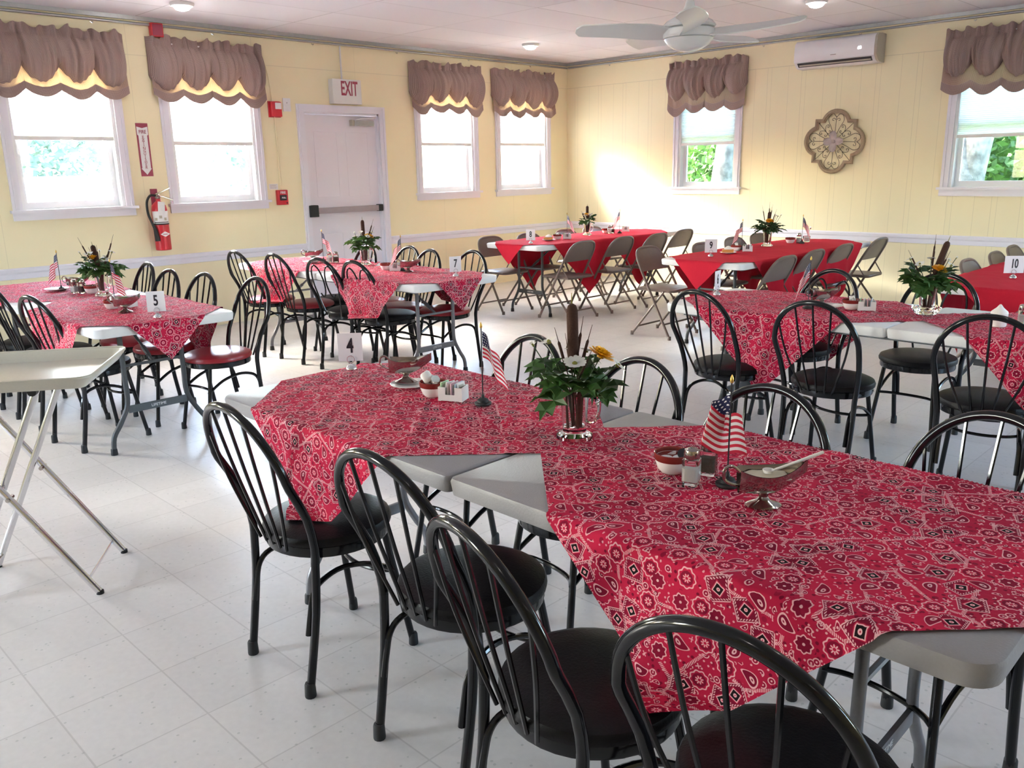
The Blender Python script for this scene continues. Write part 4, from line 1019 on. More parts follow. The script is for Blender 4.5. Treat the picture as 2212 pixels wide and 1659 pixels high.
def make_bouquet(label, loc, rz, seed, cat_lean=(0, 0), tall=.25, yel=(.055, .02, .055), nleaf=15, oak=False, small=1., whites=5, fixed=None, reeds=None):
    rnd = random.Random(seed)
    t = thing('flower_bouquet', label, 'flowers', loc, rz, 'flower bouquets')
    z0 = .125
    mb = MB()
    for k in range(14):
        a = rnd.uniform(0, 6.28); r = rnd.uniform(.003, .022); a2 = a+rnd.uniform(-.5, .5); r2 = rnd.uniform(.01, .032)
        mb.tube([(r*math.cos(a), r*math.sin(a), .034), (r2*math.cos(a2), r2*math.sin(a2), z0+.02)], rnd.uniform(.0022, .0042), 5)
    obj('stems', mb, 'stem', t)
    # cattail
    lx, ly = cat_lean; p0 = Vector((0, 0, z0)); p1 = Vector((lx, ly, z0+tall)); d = (p1-p0)
    c = obj('cattail', MB().tube([p0+d*.28, p0+d*.32, p0+d*.36, p0+d*.90, p0+d*.95, p0+d*.97], [.003, .012, .0155, .0155, .011, .003], 10), 'cattail', t)
    obj('cattail_tip', MB().tube([p0+d*.96, p0+d*1.08], [.0022, .0008], 5), 'bud', c)
    for k in range(len(reeds) if reeds else 5):
        a = rnd.uniform(0, 6.28); r = rnd.uniform(.03, .09)*small; h = rnd.uniform(.12, .19)*small; q0 = Vector((.01*math.cos(a), .01*math.sin(a), z0)); q1 = Vector((r*math.cos(a), r*math.sin(a), z0+h))
        if reeds: q1 = Vector((reeds[k][0], reeds[k][1], z0+reeds[k][2]))
        dd = q1-q0
        obj('reed', MB().tube([q0, q0+dd*.5, q0+dd*.54, q0+dd*.88, q0+dd*.92, q0+dd*1.15], [.0016, .0016, .0042, .0042, .0012, .0006], 6), 'cattail', t)
    nleaf = int(nleaf*1.55)
    for k in range(nleaf):
        a = 2*PI*k*.382+rnd.uniform(-.3, .3); el = rnd.uniform(-.6, .35) if k % 3 else rnd.uniform(.25, .7); r0 = .025+.035*rnd.random(); ln = rnd.uniform(.085, .120)*small*(1 if el < .3 else .8)
        b0 = P3((0, 0, z0+.005+.05*rnd.random()), a, max(el, .15)+.2, r0)
        dr_ = (math.cos(a)*math.cos(el), math.sin(a)*math.cos(el), math.sin(el)-.05)
        nn = (-math.cos(a)*.5+rnd.uniform(-.4, .4), -math.sin(a)*.5+rnd.uniform(-.4, .4), .8)
        mb = MB(); mb.leaf(b0, dr_, nn, ln, ln*(.95 if not oak else .62), LEAFS)
        mb.f = []; n_ = len(LEAFS)
        # fan the leaf about its midrib so that it bends
        mid = len(mb.v); bb, dd_ = Vector(b0), Vector(dr_).normalized(); nv = Vector(nn); nv = (nv-dd_*nv.dot(dd_)).normalized()
        mb.v += [tuple(bb+dd_*ln*.35-nv*.008), tuple(bb+dd_*ln*.7-nv*.006)]
        for i in range(n_):
            j = (i+1) % n_; m1 = mid if (LEAFS[i][0] < .5 and LEAFS[j][0] < .56) else mid+1
            mb.f.append((i, j, m1))
        for i, j in ((5, 8), (8, 11)): pass
        mb.f += [(mid, 5, mid+1), (mid+1, 11, mid)]
        obj('leaf', mb, 'leafd' if (oak or k % 3 == 0) else 'leaf', t, smooth=False)
    def bloom(c, rad, n, layers, m, nm, stem_from):
        c = Vector(c); ax = (c-Vector((0, 0, z0-.03))).normalized()
        q = Vector((0, 0, 1)).rotation_difference(ax).to_matrix().to_4x4()
        mb = MB()
        for L_ in range(layers):
            cup = .15+.95*L_/max(1, layers-1) if layers > 1 else .25
            for k in range(n):
                a = 2*PI*(k+.5*(L_ % 2))/n+rnd.uniform(-.08, .08); rr = rad*(1-.10*L_)*rnd.uniform(.88, 1.05); w = rad*.16 if layers > 1 else rad*.22
                d1 = Vector((math.cos(a)*math.cos(cup), math.sin(a)*math.cos(cup), math.sin(cup))); sd = Vector((-math.sin(a), math.cos(a), 0))
                o = len(mb.v); P_ = [d1*rr*.12, d1*rr*.6+sd*w, d1*rr*.92+sd*w*.7, d1*rr, d1*rr*.92-sd*w*.7, d1*rr*.6-sd*w]
                mb.v += [tuple(p) for p in P_]; mb.f.append(tuple(o+i for i in range(6)))
        mb.xf(Matrix.Translation(c) @ q)
        f = obj(nm, mb, m, t, smooth=False)
        obj('flower_centre', MB().lathe([(rad*.22, -.004), (rad*.22, .003), (rad*.1, .007), (0, .008)], 10).xf(Matrix.Translation(c) @ q), 'bud' if m != 'petaly' else 'petaly', f)
        obj('flower_stalk', MB().tube(spline([(0, 0, z0-.01), (c.x*.6, c.y*.6, (z0+c.z)/2), c], 3), .0016, 5), 'leafd', f)
    bloom((yel[0], yel[1], z0+yel[2]), .042, 18, 5, 'petaly', 'chrysanthemum', None)
    if fixed is None:
        fixed = []
        for k in range(whites):
            a = 2*PI*k/whites+rnd.uniform(-.4, .4); r = rnd.uniform(.04, .085)*small; fixed.append((r*math.cos(a), r*math.sin(a), rnd.uniform(.085, .135)*small, rnd.uniform(.022, .029), 13))
        for k in range(2):
            a = rnd.uniform(0, 6.28); r = .09*small; fixed.append((r*math.cos(a), r*math.sin(a), .125*small, .013, 9))
    for bx_, by_, bz_, br_, bn_ in fixed: bloom((bx_, by_, z0+bz_), br_, bn_, 1 if bn_ > 10 else 2, 'petalw', 'daisy' if bn_ > 10 else 'daisy_bud', None)
    return t
VS = [(6.575, -7.57, .9, 'clear glass mug vase nearest the camera on table 4'), (2.45, -7.32, 2.0, 'clear glass vase holding leafy flowers on table 5'), (2.37, -5.24, 1.0, 'clear glass vase holding flowers on table 7 before the exit door'),
      (6.60, -4.93, 2.2, 'clear glass vase in clear wrap on table 6 at the right'), (1.97, -1.94, .2, 'clear glass vase holding flowers on table 8 in the corner'), (4.23, -2.10, 2.0, 'clear glass vase holding oak leaves on table 9')]
v0 = None
for x, y, rz, lab in VS:
    if v0 is None: v0 = make_vase(lab, (x, y, TOP), rz)
    else: dup(v0, (x, y, TOP), rz, lab)
# image right is about (.71, .70), towards the camera about (.70, -.71)
make_bouquet('bouquet with tall dark cattail, grape leaves and yellow chrysanthemum nearest the camera', (6.575, -7.57, TOP), 0, 3, cat_lean=(-.006, -.004), tall=.262, yel=(.052, .048, .108), nleaf=17, fixed=[(.030, -.034, .098, .034, 14), (.088, .078, .082, .028, 14), (-.048, -.050, .150, .026, 13), (-.082, -.078, .142, .014, 9), (.000, .050, .115, .024, 13), (-.030, .020, .120, .022, 13)], reeds=[(-.035, -.032, .165), (.030, .028, .170), (.012, .016, .190), (-.055, .03, .14), (.06, -.01, .12)])
make_bouquet('bouquet of pale green leaves with brown cattail and yellow bloom on table 5', (2.45, -7.32, TOP), 0, 5, cat_lean=(-.02, -.02), tall=.20, yel=(-.012, -.03, .112), nleaf=19, whites=6, small=1.2)
make_bouquet('bouquet with upright dark cattail and cream bloom in front of the exit door', (2.37, -5.24, TOP), 0, 8, cat_lean=(-.004, 0), tall=.24, yel=(.045, .02, .10), nleaf=15, whites=5, small=1.1)
make_bouquet('bouquet with long leaning cattail and round orange yellow bloom on table 6', (6.60, -4.93, TOP), 0, 12, cat_lean=(.05, .06), tall=.235, yel=(.045, -.01, .095), nleaf=18, whites=4, small=1.2)
make_bouquet('small bouquet with yellow bloom and white daisies in the room corner on table 8', (1.97, -1.94, TOP), 0, 14, cat_lean=(.0, .0), tall=.20, yel=(.01, -.02, .095), nleaf=10, whites=4, small=.85)
make_bouquet('bouquet of dark oak leaves with one orange yellow bloom on table 9', (4.23, -2.10, TOP), 0, 17, cat_lean=(.0, .02), tall=.19, yel=(.03, -.03, .10), nleaf=22, oak=True, whites=1, small=1.25)
# clear florist wrap around the table 6 vase
wr = thing('clear_wrap', 'crumpled clear plastic wrap around the foot of the table 6 vase', 'plastic wrap', (6.60, -4.93, TOP)); rw = random.Random(4)
mb = MB(); wn_ = [rw.uniform(.8, 1.25) for _ in range(49)]
mb.grid(48, 5, lambda u, v: ((.050+.016*v*wn_[int(u*48) % 48])*math.cos(2*PI*u), (.050+.016*v*wn_[int(u*48) % 48])*math.sin(2*PI*u), .002+.032*v*wn_[(int(u*48)*7) % 48]*(.5+.5*v)))
obj('wrap_sheet', mb, 'glass', wr, smooth=False)

# desk flags
def make_flag(label, loc, rz, spread=False):
    t = thing('desk_flag', label, 'flag', loc, rz, 'small table flags')
    obj('flag_base', MB().lathe([(.026, 0), (.028, .004), (.027, .008), (.019, .010), (.018, .017), (.012, .021), (.006, .023), (.004, .034)], 24), 'rubber', t)
    obj('flag_pole', MB().tube([(0, 0, .03), (0, 0, .252)], .0020, 8), 'ink', t)
    obj('finial', MB().lathe([(.0035, .250), (.0045, .254), (.0042, .260), (.0012, .268), (0, .270)], 10), 'gold', t)
    mb = MB()
    def fn(u, v):
        # hangs from the pole and droops: the fly edge falls while folds gather
        L_ = .142*u; drop = .62*L_; x = .0025+L_*.34+.004*math.sin(u*7); y = .017*math.sin(u*7.5+v*.8)*min(1, u*3)*(1.0-.35*v)
        z = .155+.085*v-drop-.035*u*u*(1-v)+.004*math.sin(u*9)
        if spread:
            # the cloth swings out to one side of the pole, folds, and comes back past it
            q = -.062*math.sin(PI*min(u, .46)/.46*.5) if u < .46 else -.062+.112*((u-.46)/.54)
            return (q*(1.05-.35*v), .010*math.sin(u*8)+.018*u, .140+.085*v-.085*(abs(u-.05)**.8)*(1-.2*v)-.006*math.sin(u*12))
        return (x*(1.35-.3*v)+.012*u*(1-v), y, z)
    mb.grid(30, 12, fn, lambda u, v: (u, v)); obj('flag_cloth', mb, 'flag', t, angle=80)
    return t
FL = [(6.13, -7.50, .75, 'small American flag on a black stand beside the sugar caddy on table 4'), (7.08, -7.61, 2.6, 'small American flag behind the salt and pepper shakers on table 4'),
 (1.93, -7.40, PI+.6, 'small American flag at the far end of table 5, drooping to the left'), (2.90, -7.42, .4, 'small American flag standing behind the gravy boat on table 5'),
 (1.86, -5.30, .6, 'small American flag at the left end of table 7 by the exit door'), (2.95, -5.32, PI+.8, 'small American flag at the right of the flowers on table 7'),
 (6.08, -5.12, PI+.9, 'small American flag at the number 6 end of table 6'), (2.03, -2.35, .8, 'small American flag behind the bowls on table 8 near its number'), (2.10, -1.52, PI+.7, 'small American flag at the wall end of table 8'),
 (4.20, -2.50, PI+.2, 'small American flag seen edge on beside the caddy on table 9'), (4.36, -1.68, .75, 'small American flag by the spoon holder on table 9')]
f0 = None
for x, y, rz, lab in FL:
    if 'behind the salt' in lab: make_flag(lab, (x, y, TOP), PI/4, True)
    elif f0 is None: f0 = make_flag(lab, (x, y, TOP), rz)
    else: dup(f0, (x, y, TOP), rz, lab)
kids(kids(f0)[0])

# number cards in silver ball holders
def number(n, x, y, ang, w=.092, h=.108):
    st = thing('card_holder', 'small silver ring card holder under the number %s card' % n, 'card holder', (x, y, TOP), ang, 'number card holders')
    obj('weighted_base', MB().lathe([(.021, 0), (.022, .003), (.0215, .006), (.019, .013), (.013, .020), (.006, .024), (.003, .028)], 20), 'chrome', st)
    obj('ring_clip', MB().tube([(.014*math.cos(a), .004, .041+.014*math.sin(a)) for a in [2*PI*i/20 for i in range(20)]], .0013, 6, closed=True).tube([(.014*math.cos(a), -.004, .041+.014*math.sin(a)) for a in [2*PI*i/20 for i in range(20)]], .0013, 6, closed=True), 'chrome', st)
    c = thing('number_card', 'white card with black number %s' % n, 'number card', (x, y, TOP+.034), ang, 'table number cards')
    obj('card_sheet', MB().box(-w/2, w/2, -.001, .001, 0, h), 'card', c, smooth=False)
    text_mesh('numeral', n, .078, 'ink', c, Matrix.Translation((0, -.0016, h*.53)) @ Matrix.Rotation(PI/2, 4, 'X'), sx=.66 if len(n) == 1 else .58, bold=.0018, ext=.0004)
FACE = PI/4  # card face turned towards -y +x
number('4', 5.39, -7.49, FACE+.05); number('5', 3.58, -7.46, FACE+.2); number('6', 5.47, -5.0, FACE+.95, .085); number('7', 3.56, -5.32, FACE+.45, .088)
number('8', 2.18, -3.08, FACE-.3, .095); number('9', 4.30, -3.17, FACE-.1, .10); number('10', 6.55, -3.27, FACE-.1, .12)

# gravy boats
def make_boat(label, loc, rz, full):
    t = thing('gravy_boat', label, 'gravy boat', loc, rz, 'gravy boats')
    def sec(u, inner=0):
        # u 0 tail .. 1 spout ; returns half width and rim height
        w = .047*math.sin(PI*min(1, .07+u*.98))**.6*(1-.42*u*u); h = .074+.014*(1-u)**3+.030*u**2.5
        return w, h
    def shell(off):
        def fn(u, v):
            w, h = sec(u); x = -.062+.150*u; a = PI*v; prof = math.sin(a)**.9
            bot = .030+.050*max(0, u-.45)**1.5*2.4
            y = -math.cos(a)*(w-off); z = h-(h-bot-off)*prof*.985
            return (x*(1-off*2), y, z+(off*.2))
        return fn
    obj('bowl', MB().grid(22, 16, shell(0)).grid(22, 16, shell(.0018)), 'steel', t, angle=70)
    obj('foot', MB().lathe([(.036, 0), (.037, .003), (.030, .007), (.014, .014), (.009, .022), (.012, .030), (.018, .034)], 24, (-.005, 0, 0), 1.1, .85), 'steel', t)
    obj('handle', MB().tube(spline([(-.060, 0, .080), (-.078, 0, .094), (-.094, 0, .085), (-.092, 0, .062), (-.072, 0, .050), (-.050, 0, .046)], 5), .0036, 8), 'steel', t)
    if full:
        mb = MB()
        def g_(u, v): w, h = sec(.05+u*.60); return (-.052+.150*.66*u, (v-.5)*2*(w-.004)*.97, .0705+.0012*math.sin(u*17)*math.sin(v*11))
        mb.grid(14, 8, g_); obj('sauce', mb, 'gravy', t)
    return t
BO = [(7.205, -7.66, .78, True, 'steel gravy boat full of white sauce in the foreground of table 4'), (5.745, -7.50, .72, False, 'steel gravy boat on a saucer near the number 4 card'),
 (3.24, -7.49, .75, True, 'steel gravy boat beside the number 5 card on table 5'), (2.02, -7.33, .75, False, 'steel gravy boat behind the shakers on table 5'),
 (3.06, -5.34, .8, False, 'steel gravy boat beside the flag at the right of table 7'), (1.86, -5.40, .8, False, 'steel gravy boat on a plate at the left of table 7'), (6.10, -4.99, .8, False, 'steel gravy boat near the number 6 card on table 6')]
bp0 = {}
for x, y, rz, full, lab in BO:
    zz = TOP+(.012 if 'saucer' in lab or 'plate' in lab else 0)
    if full not in bp0: bp0[full] = make_boat(lab, (x, y, zz), rz, full)
    else: dup(bp0[full], (x, y, zz), rz, lab)
ld = thing('sauce_ladle', 'small ladle handle resting in the full gravy boat on table 4', 'ladle', (7.205, -7.66, TOP), .78)
obj('ladle_handle', MB().tube([(.01, .006, .078), (.07, .010, .098), (.125, .012, .118)], [.003, .0035, .004], 8), 'plast', ld)
obj('ladle_cup', MB().lathe([(.0, -.006), (.010, -.003), (.013, .004), (.012, .005), (0, -.002)], 14, (.004, .005, .078)), 'plast', ld)
sc0 = None
for x, y, lab, s in [(5.765, -7.505, 'white saucer under the gravy boat near the number 4 card', 1.), (1.90, -7.42, 'white plate with a paper napkin at the far part of table 5', 1.1), (1.84, -5.40, 'white plate under the gravy boat at the left of table 7', 1.1), (6.15, -5.02, 'white saucer beside the bowl on table 6', 1.), (2.08, -2.70, 'white plate holding a pie slice on table 8', 1.), (4.285, -2.87, 'white plate holding an orange pie slice on table 9', 1.)]:
    if sc0 is None:
        sc0 = thing('saucer', lab, 'plate', (x, y, TOP), 0, 'small white plates'); obj('plate_body', MB().lathe([(.030, 0), (.034, .001), (.050, .005), (.068, .0115), (.070, .0125), (.067, .0125), (.048, .0075), (.030, .004), (0, .0035)], 32), 'china', sc0); obj('rim_edge', MB().tube([(.069*math.cos(a), .069*math.sin(a), .0125) for a in [2*PI*i/36 for i in range(36)]], .0012, 5, closed=True), 'china', sc0)
    else: dup(sc0, (x, y, TOP), 0, lab, scale=s)
for x, y, lab in [(2.08, -2.70, 'slice of orange pie with whipped topping on table 8'), (4.285, -2.87, 'slice of orange pie with whipped topping on table 9')]:
    p = thing('pie_slice', lab, 'pie', (x, y, TOP+.006), .4, 'pie slices')
    obj('filling', MB().prism([(-.045, -.03), (.045, 0), (-.045, .03), (-.052, 0)], 0, .03, .003), 'pie', p); obj('topping', MB().lathe([(.034, .03), (.036, .036), (.026, .046), (.012, .055), (0, .058)], 16), 'cream', p)
# bowls
def make_bowl(label, loc):
    t = thing('condiment_bowl', label, 'bowl', loc, 0, 'condiment bowls')
    obj('bowl_body', MB().lathe([(.026, 0), (.029, .002), (.037, .012), (.042, .028), (.0445, .040), (.0445, .0405), (.040, .0405), (.037, .026), (.028, .010), (0, .006)], 30), 'china', t)
    obj('maroon_rim', MB().lathe([(.0432, .033), (.0452, .036), (.0462, .046), (.0462, .050), (.0440, .0515), (.0415, .050), (.0405, .040)], 30), 'maroon', t, label='maroon glazed rim')
    return t
BW = [(6.93, -7.615, 'white bowl with maroon rim left of the shakers on table 4'), (5.925, -7.535, 'white bowl with maroon rim full of creamers near the number 4'), (3.04, -7.49, 'white bowl full of creamers behind the gravy boat on table 5'),
 (2.25, -7.32, 'white bowl with maroon rim behind the shakers on table 5'), (2.80, -5.355, 'white bowl with maroon rim right of the flowers on table 7'), (6.26, -5.01, 'white bowl with maroon rim heaped with creamers on table 6'),
 (2.05, -2.53, 'white bowl heaped with creamers beside the pie on table 8'), (1.97, -1.61, 'white bowl with maroon rim right of the vase on table 8'), (4.22, -2.63, 'white bowl heaped with creamers beside the pie on table 9'), (4.25, -1.69, 'white bowl with maroon rim by the spoon jar on table 9')]
w0 = None; cr0 = None; rb = random.Random(21)
WH = {0: 'left of the shakers on table 4', 1: 'near the number 4 card', 2: 'behind the gravy boat on table 5', 3: 'behind the shakers on table 5', 4: 'right of the flowers on table 7', 5: 'on table 6', 6: 'beside the pie on table 8', 7: 'right of the vase on table 8', 8: 'beside the pie on table 9', 9: 'by the spoon jar on table 9'}
for i, (x, y, lab) in enumerate(BW):
    if w0 is None: w0 = make_bowl(lab, (x, y, TOP))
    else: dup(w0, (x, y, TOP), 0, lab)
    heap = 'heaped' in lab or 'full' in lab
    for k in range(5 if heap else 3):
        a = 2*PI*k/3+rb.uniform(-.3, .3); r = .019 if k < 3 else .008; z = TOP+(.028 if k < 3 else .052)
        lb = 'small white creamer cups in the bowl ' + WH[i]
        if cr0 is None:
            cr0 = thing('creamer_cup', lb, 'creamer', (x+r*math.cos(a), y+r*math.sin(a), z), a, 'creamers in the bowl ' + WH[i]); 
            obj('cup', MB().lathe([(.009, -.010), (.0125, .010), (.0145, .011), (.0145, .0125), (0, .0125)], 14), 'cream', cr0); obj('foil_lid', MB().lathe([(.0147, .0127), (.0147, .0133), (0, .0134)], 14), 'packw', cr0)
            q = cr0
        else: q = dup(cr0, (x+r*math.cos(a), y+r*math.sin(a), z), a, lb, 'creamers in the bowl ' + WH[i])
        q.rotation_euler = (rb.uniform(-.9, .9), rb.uniform(-.9, .9), a)
# shakers
def make_shaker(label, loc, fill):
    t = thing('salt_shaker' if fill == 'salt' else 'pepper_shaker', label, 'shaker', loc, .3, 'salt and pepper shakers')
    obj('glass_body', MB().prism(rrect(-.0195, .0195, -.0195, .0195, .007), 0, .065, .003), 'glass', t)
    obj('contents', MB().prism(rrect(-.0165, .0165, -.0165, .0165, .006), .009, .042 if fill == 'salt' else .046, .001), fill, t)
    obj('metal_cap', MB().lathe([(.0175, .062), (.019, .066), (.019, .078), (.017, .085), (.010, .089), (0, .090)], 18), 'steel', t)
    obj('cap_holes', MB().lathe([(.0012, .0892), (.0012, .0902)], 6, (.004, 0, 0)).lathe([(.0012, .0892), (.0012, .0902)], 6, (-.004, .002, 0)).lathe([(.0012, .0892), (.0012, .0902)], 6, (0, -.004, 0)), 'ink', t)
    return t
SH = {'salt': [(7.01, -7.655, 'glass salt shaker with steel cap in the foreground of table 4'), (2.15, -7.39, 'glass salt shaker with steel cap on table 5'), (1.95, -5.30, 'glass salt shaker with steel cap on table 7'), (2.04, -1.63, 'glass salt shaker on table 8 by its wall end flag'), (7.02, -4.93, 'glass salt shaker at the right edge on table 6'), (4.31, -1.64, 'glass salt shaker among the bowls on table 9')],
      'pepper': [(7.005, -7.572, 'glass pepper shaker with steel cap in the foreground of table 4'), (2.205, -7.36, 'glass pepper shaker with steel cap on table 5'), (2.0, -5.27, 'glass pepper shaker with steel cap on table 7'), (2.03, -1.56, 'glass pepper shaker on table 8 by its wall end flag'), (4.29, -1.59, 'glass pepper shaker among the bowls on table 9')]}
for kd, lst in SH.items():
    s0_ = None
    for x, y, lab in lst:
        if s0_ is None: s0_ = make_shaker(lab, (x, y, TOP), kd)
        else: dup(s0_, (x, y, TOP), .3, lab)
# sugar caddies with packets
def make_caddy(label, loc, rz):
    t = thing('sugar_caddy', label, 'sugar caddy', loc, rz, 'white sugar caddies')
    mb = MB(); a, b, h, w = .042, .030, .045, .003
    mb.box(-a, a, -b, b, 0, w); mb.box(-a, a, b-w, b, w, h)
    mb.box(-a, -a+w, -b, b-w, w, h); mb.box(a-w, a, -b, b-w, w, h)
    mb.box(-a+w, -.016, -b, -b+w, w, h); mb.box(.016, a-w, -b, -b+w, w, h); mb.box(-.016, .016, -b, -b+w, w, h*.45)
    obj('caddy_box', mb, 'plast', t, smooth=False)
    obj('caddy_feet', MB().box(-a, -a+.01, -b, b, -.0015, 0).box(a-.01, a, -b, b, -.0015, 0), 'plast', t, smooth=False)
    return t
CD = [(6.01, -7.52, .45, '4', 'white sugar caddy beside the flag on table 4'), (2.91, -5.345, .6, '7', 'white sugar caddy beside the gravy boat on table 7'), (6.33, -4.99, .5, '6', 'white sugar caddy beside the creamers on table 6'),
 (2.10, -2.43, .6, '8', 'white sugar caddy beside the creamers on table 8'), (2.01, -1.29, .6, '8b', 'white sugar caddy at the wall end of table 8'), (4.32, -2.61, .5, '9', 'white sugar caddy beside the creamers on table 9'), (3.04, -7.40, .5, '5', 'white sugar caddy behind the gravy boat on table 5')]
c0 = None; pk = {}
for x, y, rz, tb, lab in CD:
    if c0 is None: c0 = make_caddy(lab, (x, y, TOP+.0015), rz)
    else: dup(c0, (x, y, TOP+.0015), rz, lab)
    for k in range(6):
        m_ = ('packg', 'packw', 'packw', 'packp', 'packb', 'packw')[k]; lx = -.030+.012*k; c, s = math.cos(rz), math.sin(rz)
        px, py = x+lx*c, y+lx*s; where = lab.split('white sugar caddy ')[1]
        cn = {'packg': 'green', 'packw': 'white', 'packp': 'pink', 'packb': 'blue'}[m_]; lb = '%s packet%s in the sugar caddy %s' % (cn, 's' if cn == 'white' else '', where)
        if m_ not in pk:
            q = thing('sweetener_packet', lb, 'packet', (px, py, TOP+.008), rz+1.35, 'packets in the caddy '+where)
            obj('paper', MB().box(-.022, .022, -.0018, .0018, 0, .052), m_, q, smooth=False); obj('print', MB().box(-.014, .014, -.0024, -.0018, .018, .044), 'acg', q, smooth=False); pk[m_] = q
        else: q = dup(pk[m_], (px, py, TOP+.008), rz+1.35, lb, 'packets in the caddy '+where)
        q.rotation_euler = (.12*math.sin(k*2.1), .1*math.sin(k*1.3), rz+1.35)
# bits
q = thing('butter_tub', 'small black and white butter tub leaning in the bowl left of the shakers', 'butter tub', (6.955, -7.605, TOP+.045), 0)
obj('tub', MB().lathe([(.010, -.010), (.013, .008), (.0145, .009)], 14), 'cream', q); obj('tub_lid', MB().lathe([(.0148, .0092), (.0148, .0105), (0, .0106)], 14), 'ink', q); q.rotation_euler = (.7, .5, 0)
nk = thing('rolled_napkin', 'white rolled napkin bits standing in the bowl near the number 4', 'napkin', (5.915, -7.54, TOP+.05), 0)
obj('napkin_roll', MB().lathe([(.016, 0), (.018, .004), (.018, .030), (.013, .036), (.006, .030), (.010, .010), (0, .008)], 18), 'cream', nk); nk.rotation_euler = (.3, -.5, 0)
mg = thing('white_mug', 'white mug behind the middle hoop at the right of table 6', 'mug', (6.96, -5.07, TOP), 0)
obj('mug_body', MB().lathe([(.030, 0), (.033, .003), (.036, .06), (.034, .06), (.031, .008), (0, .006)], 24), 'china', mg); obj('mug_lid', MB().lathe([(.036, .06), (.034, .068), (.015, .085), (.004, .10), (0, .101)], 20), 'cream', mg)
sp_ = thing('spoon_holder', 'glass jar with a spoon at the wall end of table 9', 'jar', (4.32, -1.50, TOP), 0)
obj('jar_body', MB().lathe([(.028, 0), (.031, .004), (.035, .05), (.034, .055), (.031, .05), (.027, .008), (0, .006)], 22), 'glass', sp_); obj('jar_contents', MB().lathe([(.026, .008), (.029, .040), (0, .042)], 18), 'cream', sp_)
sn = thing('teaspoon', 'steel teaspoon standing in the jar on table 9', 'spoon', (4.32, -1.50, TOP), 0)
obj('spoon_handle', MB().tube([(0, 0, .045), (.02, .02, .12)], .0022, 6), 'steel', sn); obj('spoon_bowl', MB().lathe([(0, -.014), (.007, -.006), (.008, .004), (0, .014)], 12, (.023, .023, .132), 1, .4), 'steel', sn)

# ------------------------------------------------------------------ tray stand and tray
ts = thing('tray_stand', 'chrome folding tray stand standing at the left edge', 'tray stand', (4.69, -8.47, 0), math.atan2(-.2, .29))
# local x = along the feet bar (.82,-.57), local y = (.57,.82)
W2 = .175
for s, cap in ((1, 1), (-1, 1)):
    fy0, fy1 = (.245, -.245) if s > 0 else (-.21, .135)
    obj('top_bar', MB().tube([(-W2, fy1, .775), (W2, fy1, .775)], .011, 10), 'chrome', ts)
    for e in (-1, 1):
        w = e*(W2 if s > 0 else W2-.026)
        l = obj('leg', MB().tube([(w, fy0, .010), (w, fy1, .775)], .0125, 12), 'chrome', ts)
        obj('foot_cap', MB().lathe([(.0135, 0), (.0135, .012)], 12, (w, fy0*1.01, 0)), 'rubber', l)
    obj('cross_rod', MB().tube([(-W2, fy0+(fy1-fy0)*.07, .054), (W2, fy0+(fy1-fy0)*.07, .054)], .005, 8), 'chrome', ts)
for e in (-1, 1): obj('pivot_bolt', MB().tube([(e*(W2-.03), 0, .3925), (e*(W2+.016), 0, .3925)], .008, 8), 'steel', ts)
for yy in (-.245, .135):
    obj('rubber_bumper', MB().tube([(W2-.01, yy, .775), (W2+.02, yy, .775)], .0145, 12), 'rubber', ts)
ty = thing('serving_tray', 'beige serving tray lying on the chrome stand', 'tray', (4.69-.02, -8.47-.02, .7895), math.atan2(-.2, .29))
mb = MB()
def trayring(hx, hy, z, r): return [(x, y, z) for x, y in rrect(-hx, hx, -hy, hy, r, 6)]
rg = [trayring(.238, .338, .004, .03), trayring(.256, .356, .040, .04), trayring(.270, .370, .042, .05), trayring(.271, .371, .037, .05), trayring(.242, .342, 0, .03)]
n = len(rg[0]); mb.add([p for r in rg for p in r], [(j*n+k, j*n+(k+1) % n, (j+1)*n+(k+1) % n, (j+1)*n+k) for j in range(4) for k in range(n)] + [tuple(range(n)), tuple(4*n+k for k in range(n-1, -1, -1))])
obj('tray_body', mb, 'tray', ty, angle=50)
obj('tray_lip', MB().tube([(x, y, .0415) for x, y in rrect(-.268, .268, -.368, .368, .05, 6)], .0035, 6, closed=True), 'tray', ty)

# ------------------------------------------------------------------ outside
struct('ground_lawn', MB().box(-45, 45, .4, 60, -.66, -.6), 'grass', smooth=False)
struct('ground_paving', MB().box(-60, -.4, -60, 60, -.46, -.4), 'paving', smooth=False)
struct('ground_yard', MB().box(-.4, 45, -60, .4, -.16, -.08), 'paving', smooth=False)
def tree(label, x, y, pts, rad, seed):
    t = thing('tree', label, 'tree', (x, y, -.6), 0, 'trees outside the right wall')
    obj('trunk', MB().tube(spline(pts, 6), [rad*(1.15-.35*i/(6*(len(pts)-1))) for i in range(6*(len(pts)-1)+1)], 18), 'bark', t)
    return t
t5 = tree('leaning grey tree trunk seen through the left window of the right wall', 1.08, 2.2, [(0, 0, 0), (.02, 0, 1.2), (.12, .05, 2.4), (.3, .1, 4.5)], .17, 1)
t6 = tree('big mottled forked tree trunk seen through the window at the right edge', 4.55, 2.0, [(0, 0, 0), (-.02, 0, 1.0), (-.02, 0, 1.9), (-.25, .05, 3.2), (-.5, .1, 5)], .27, 2)
obj('bough', MB().tube(spline([(.02, 0, 1.3), (.12, -.02, 2.2), (.30, 0, 3.4), (.5, 0, 5.2)], 6), [.2-.003*i for i in range(19)], 16), 'bark', t6)
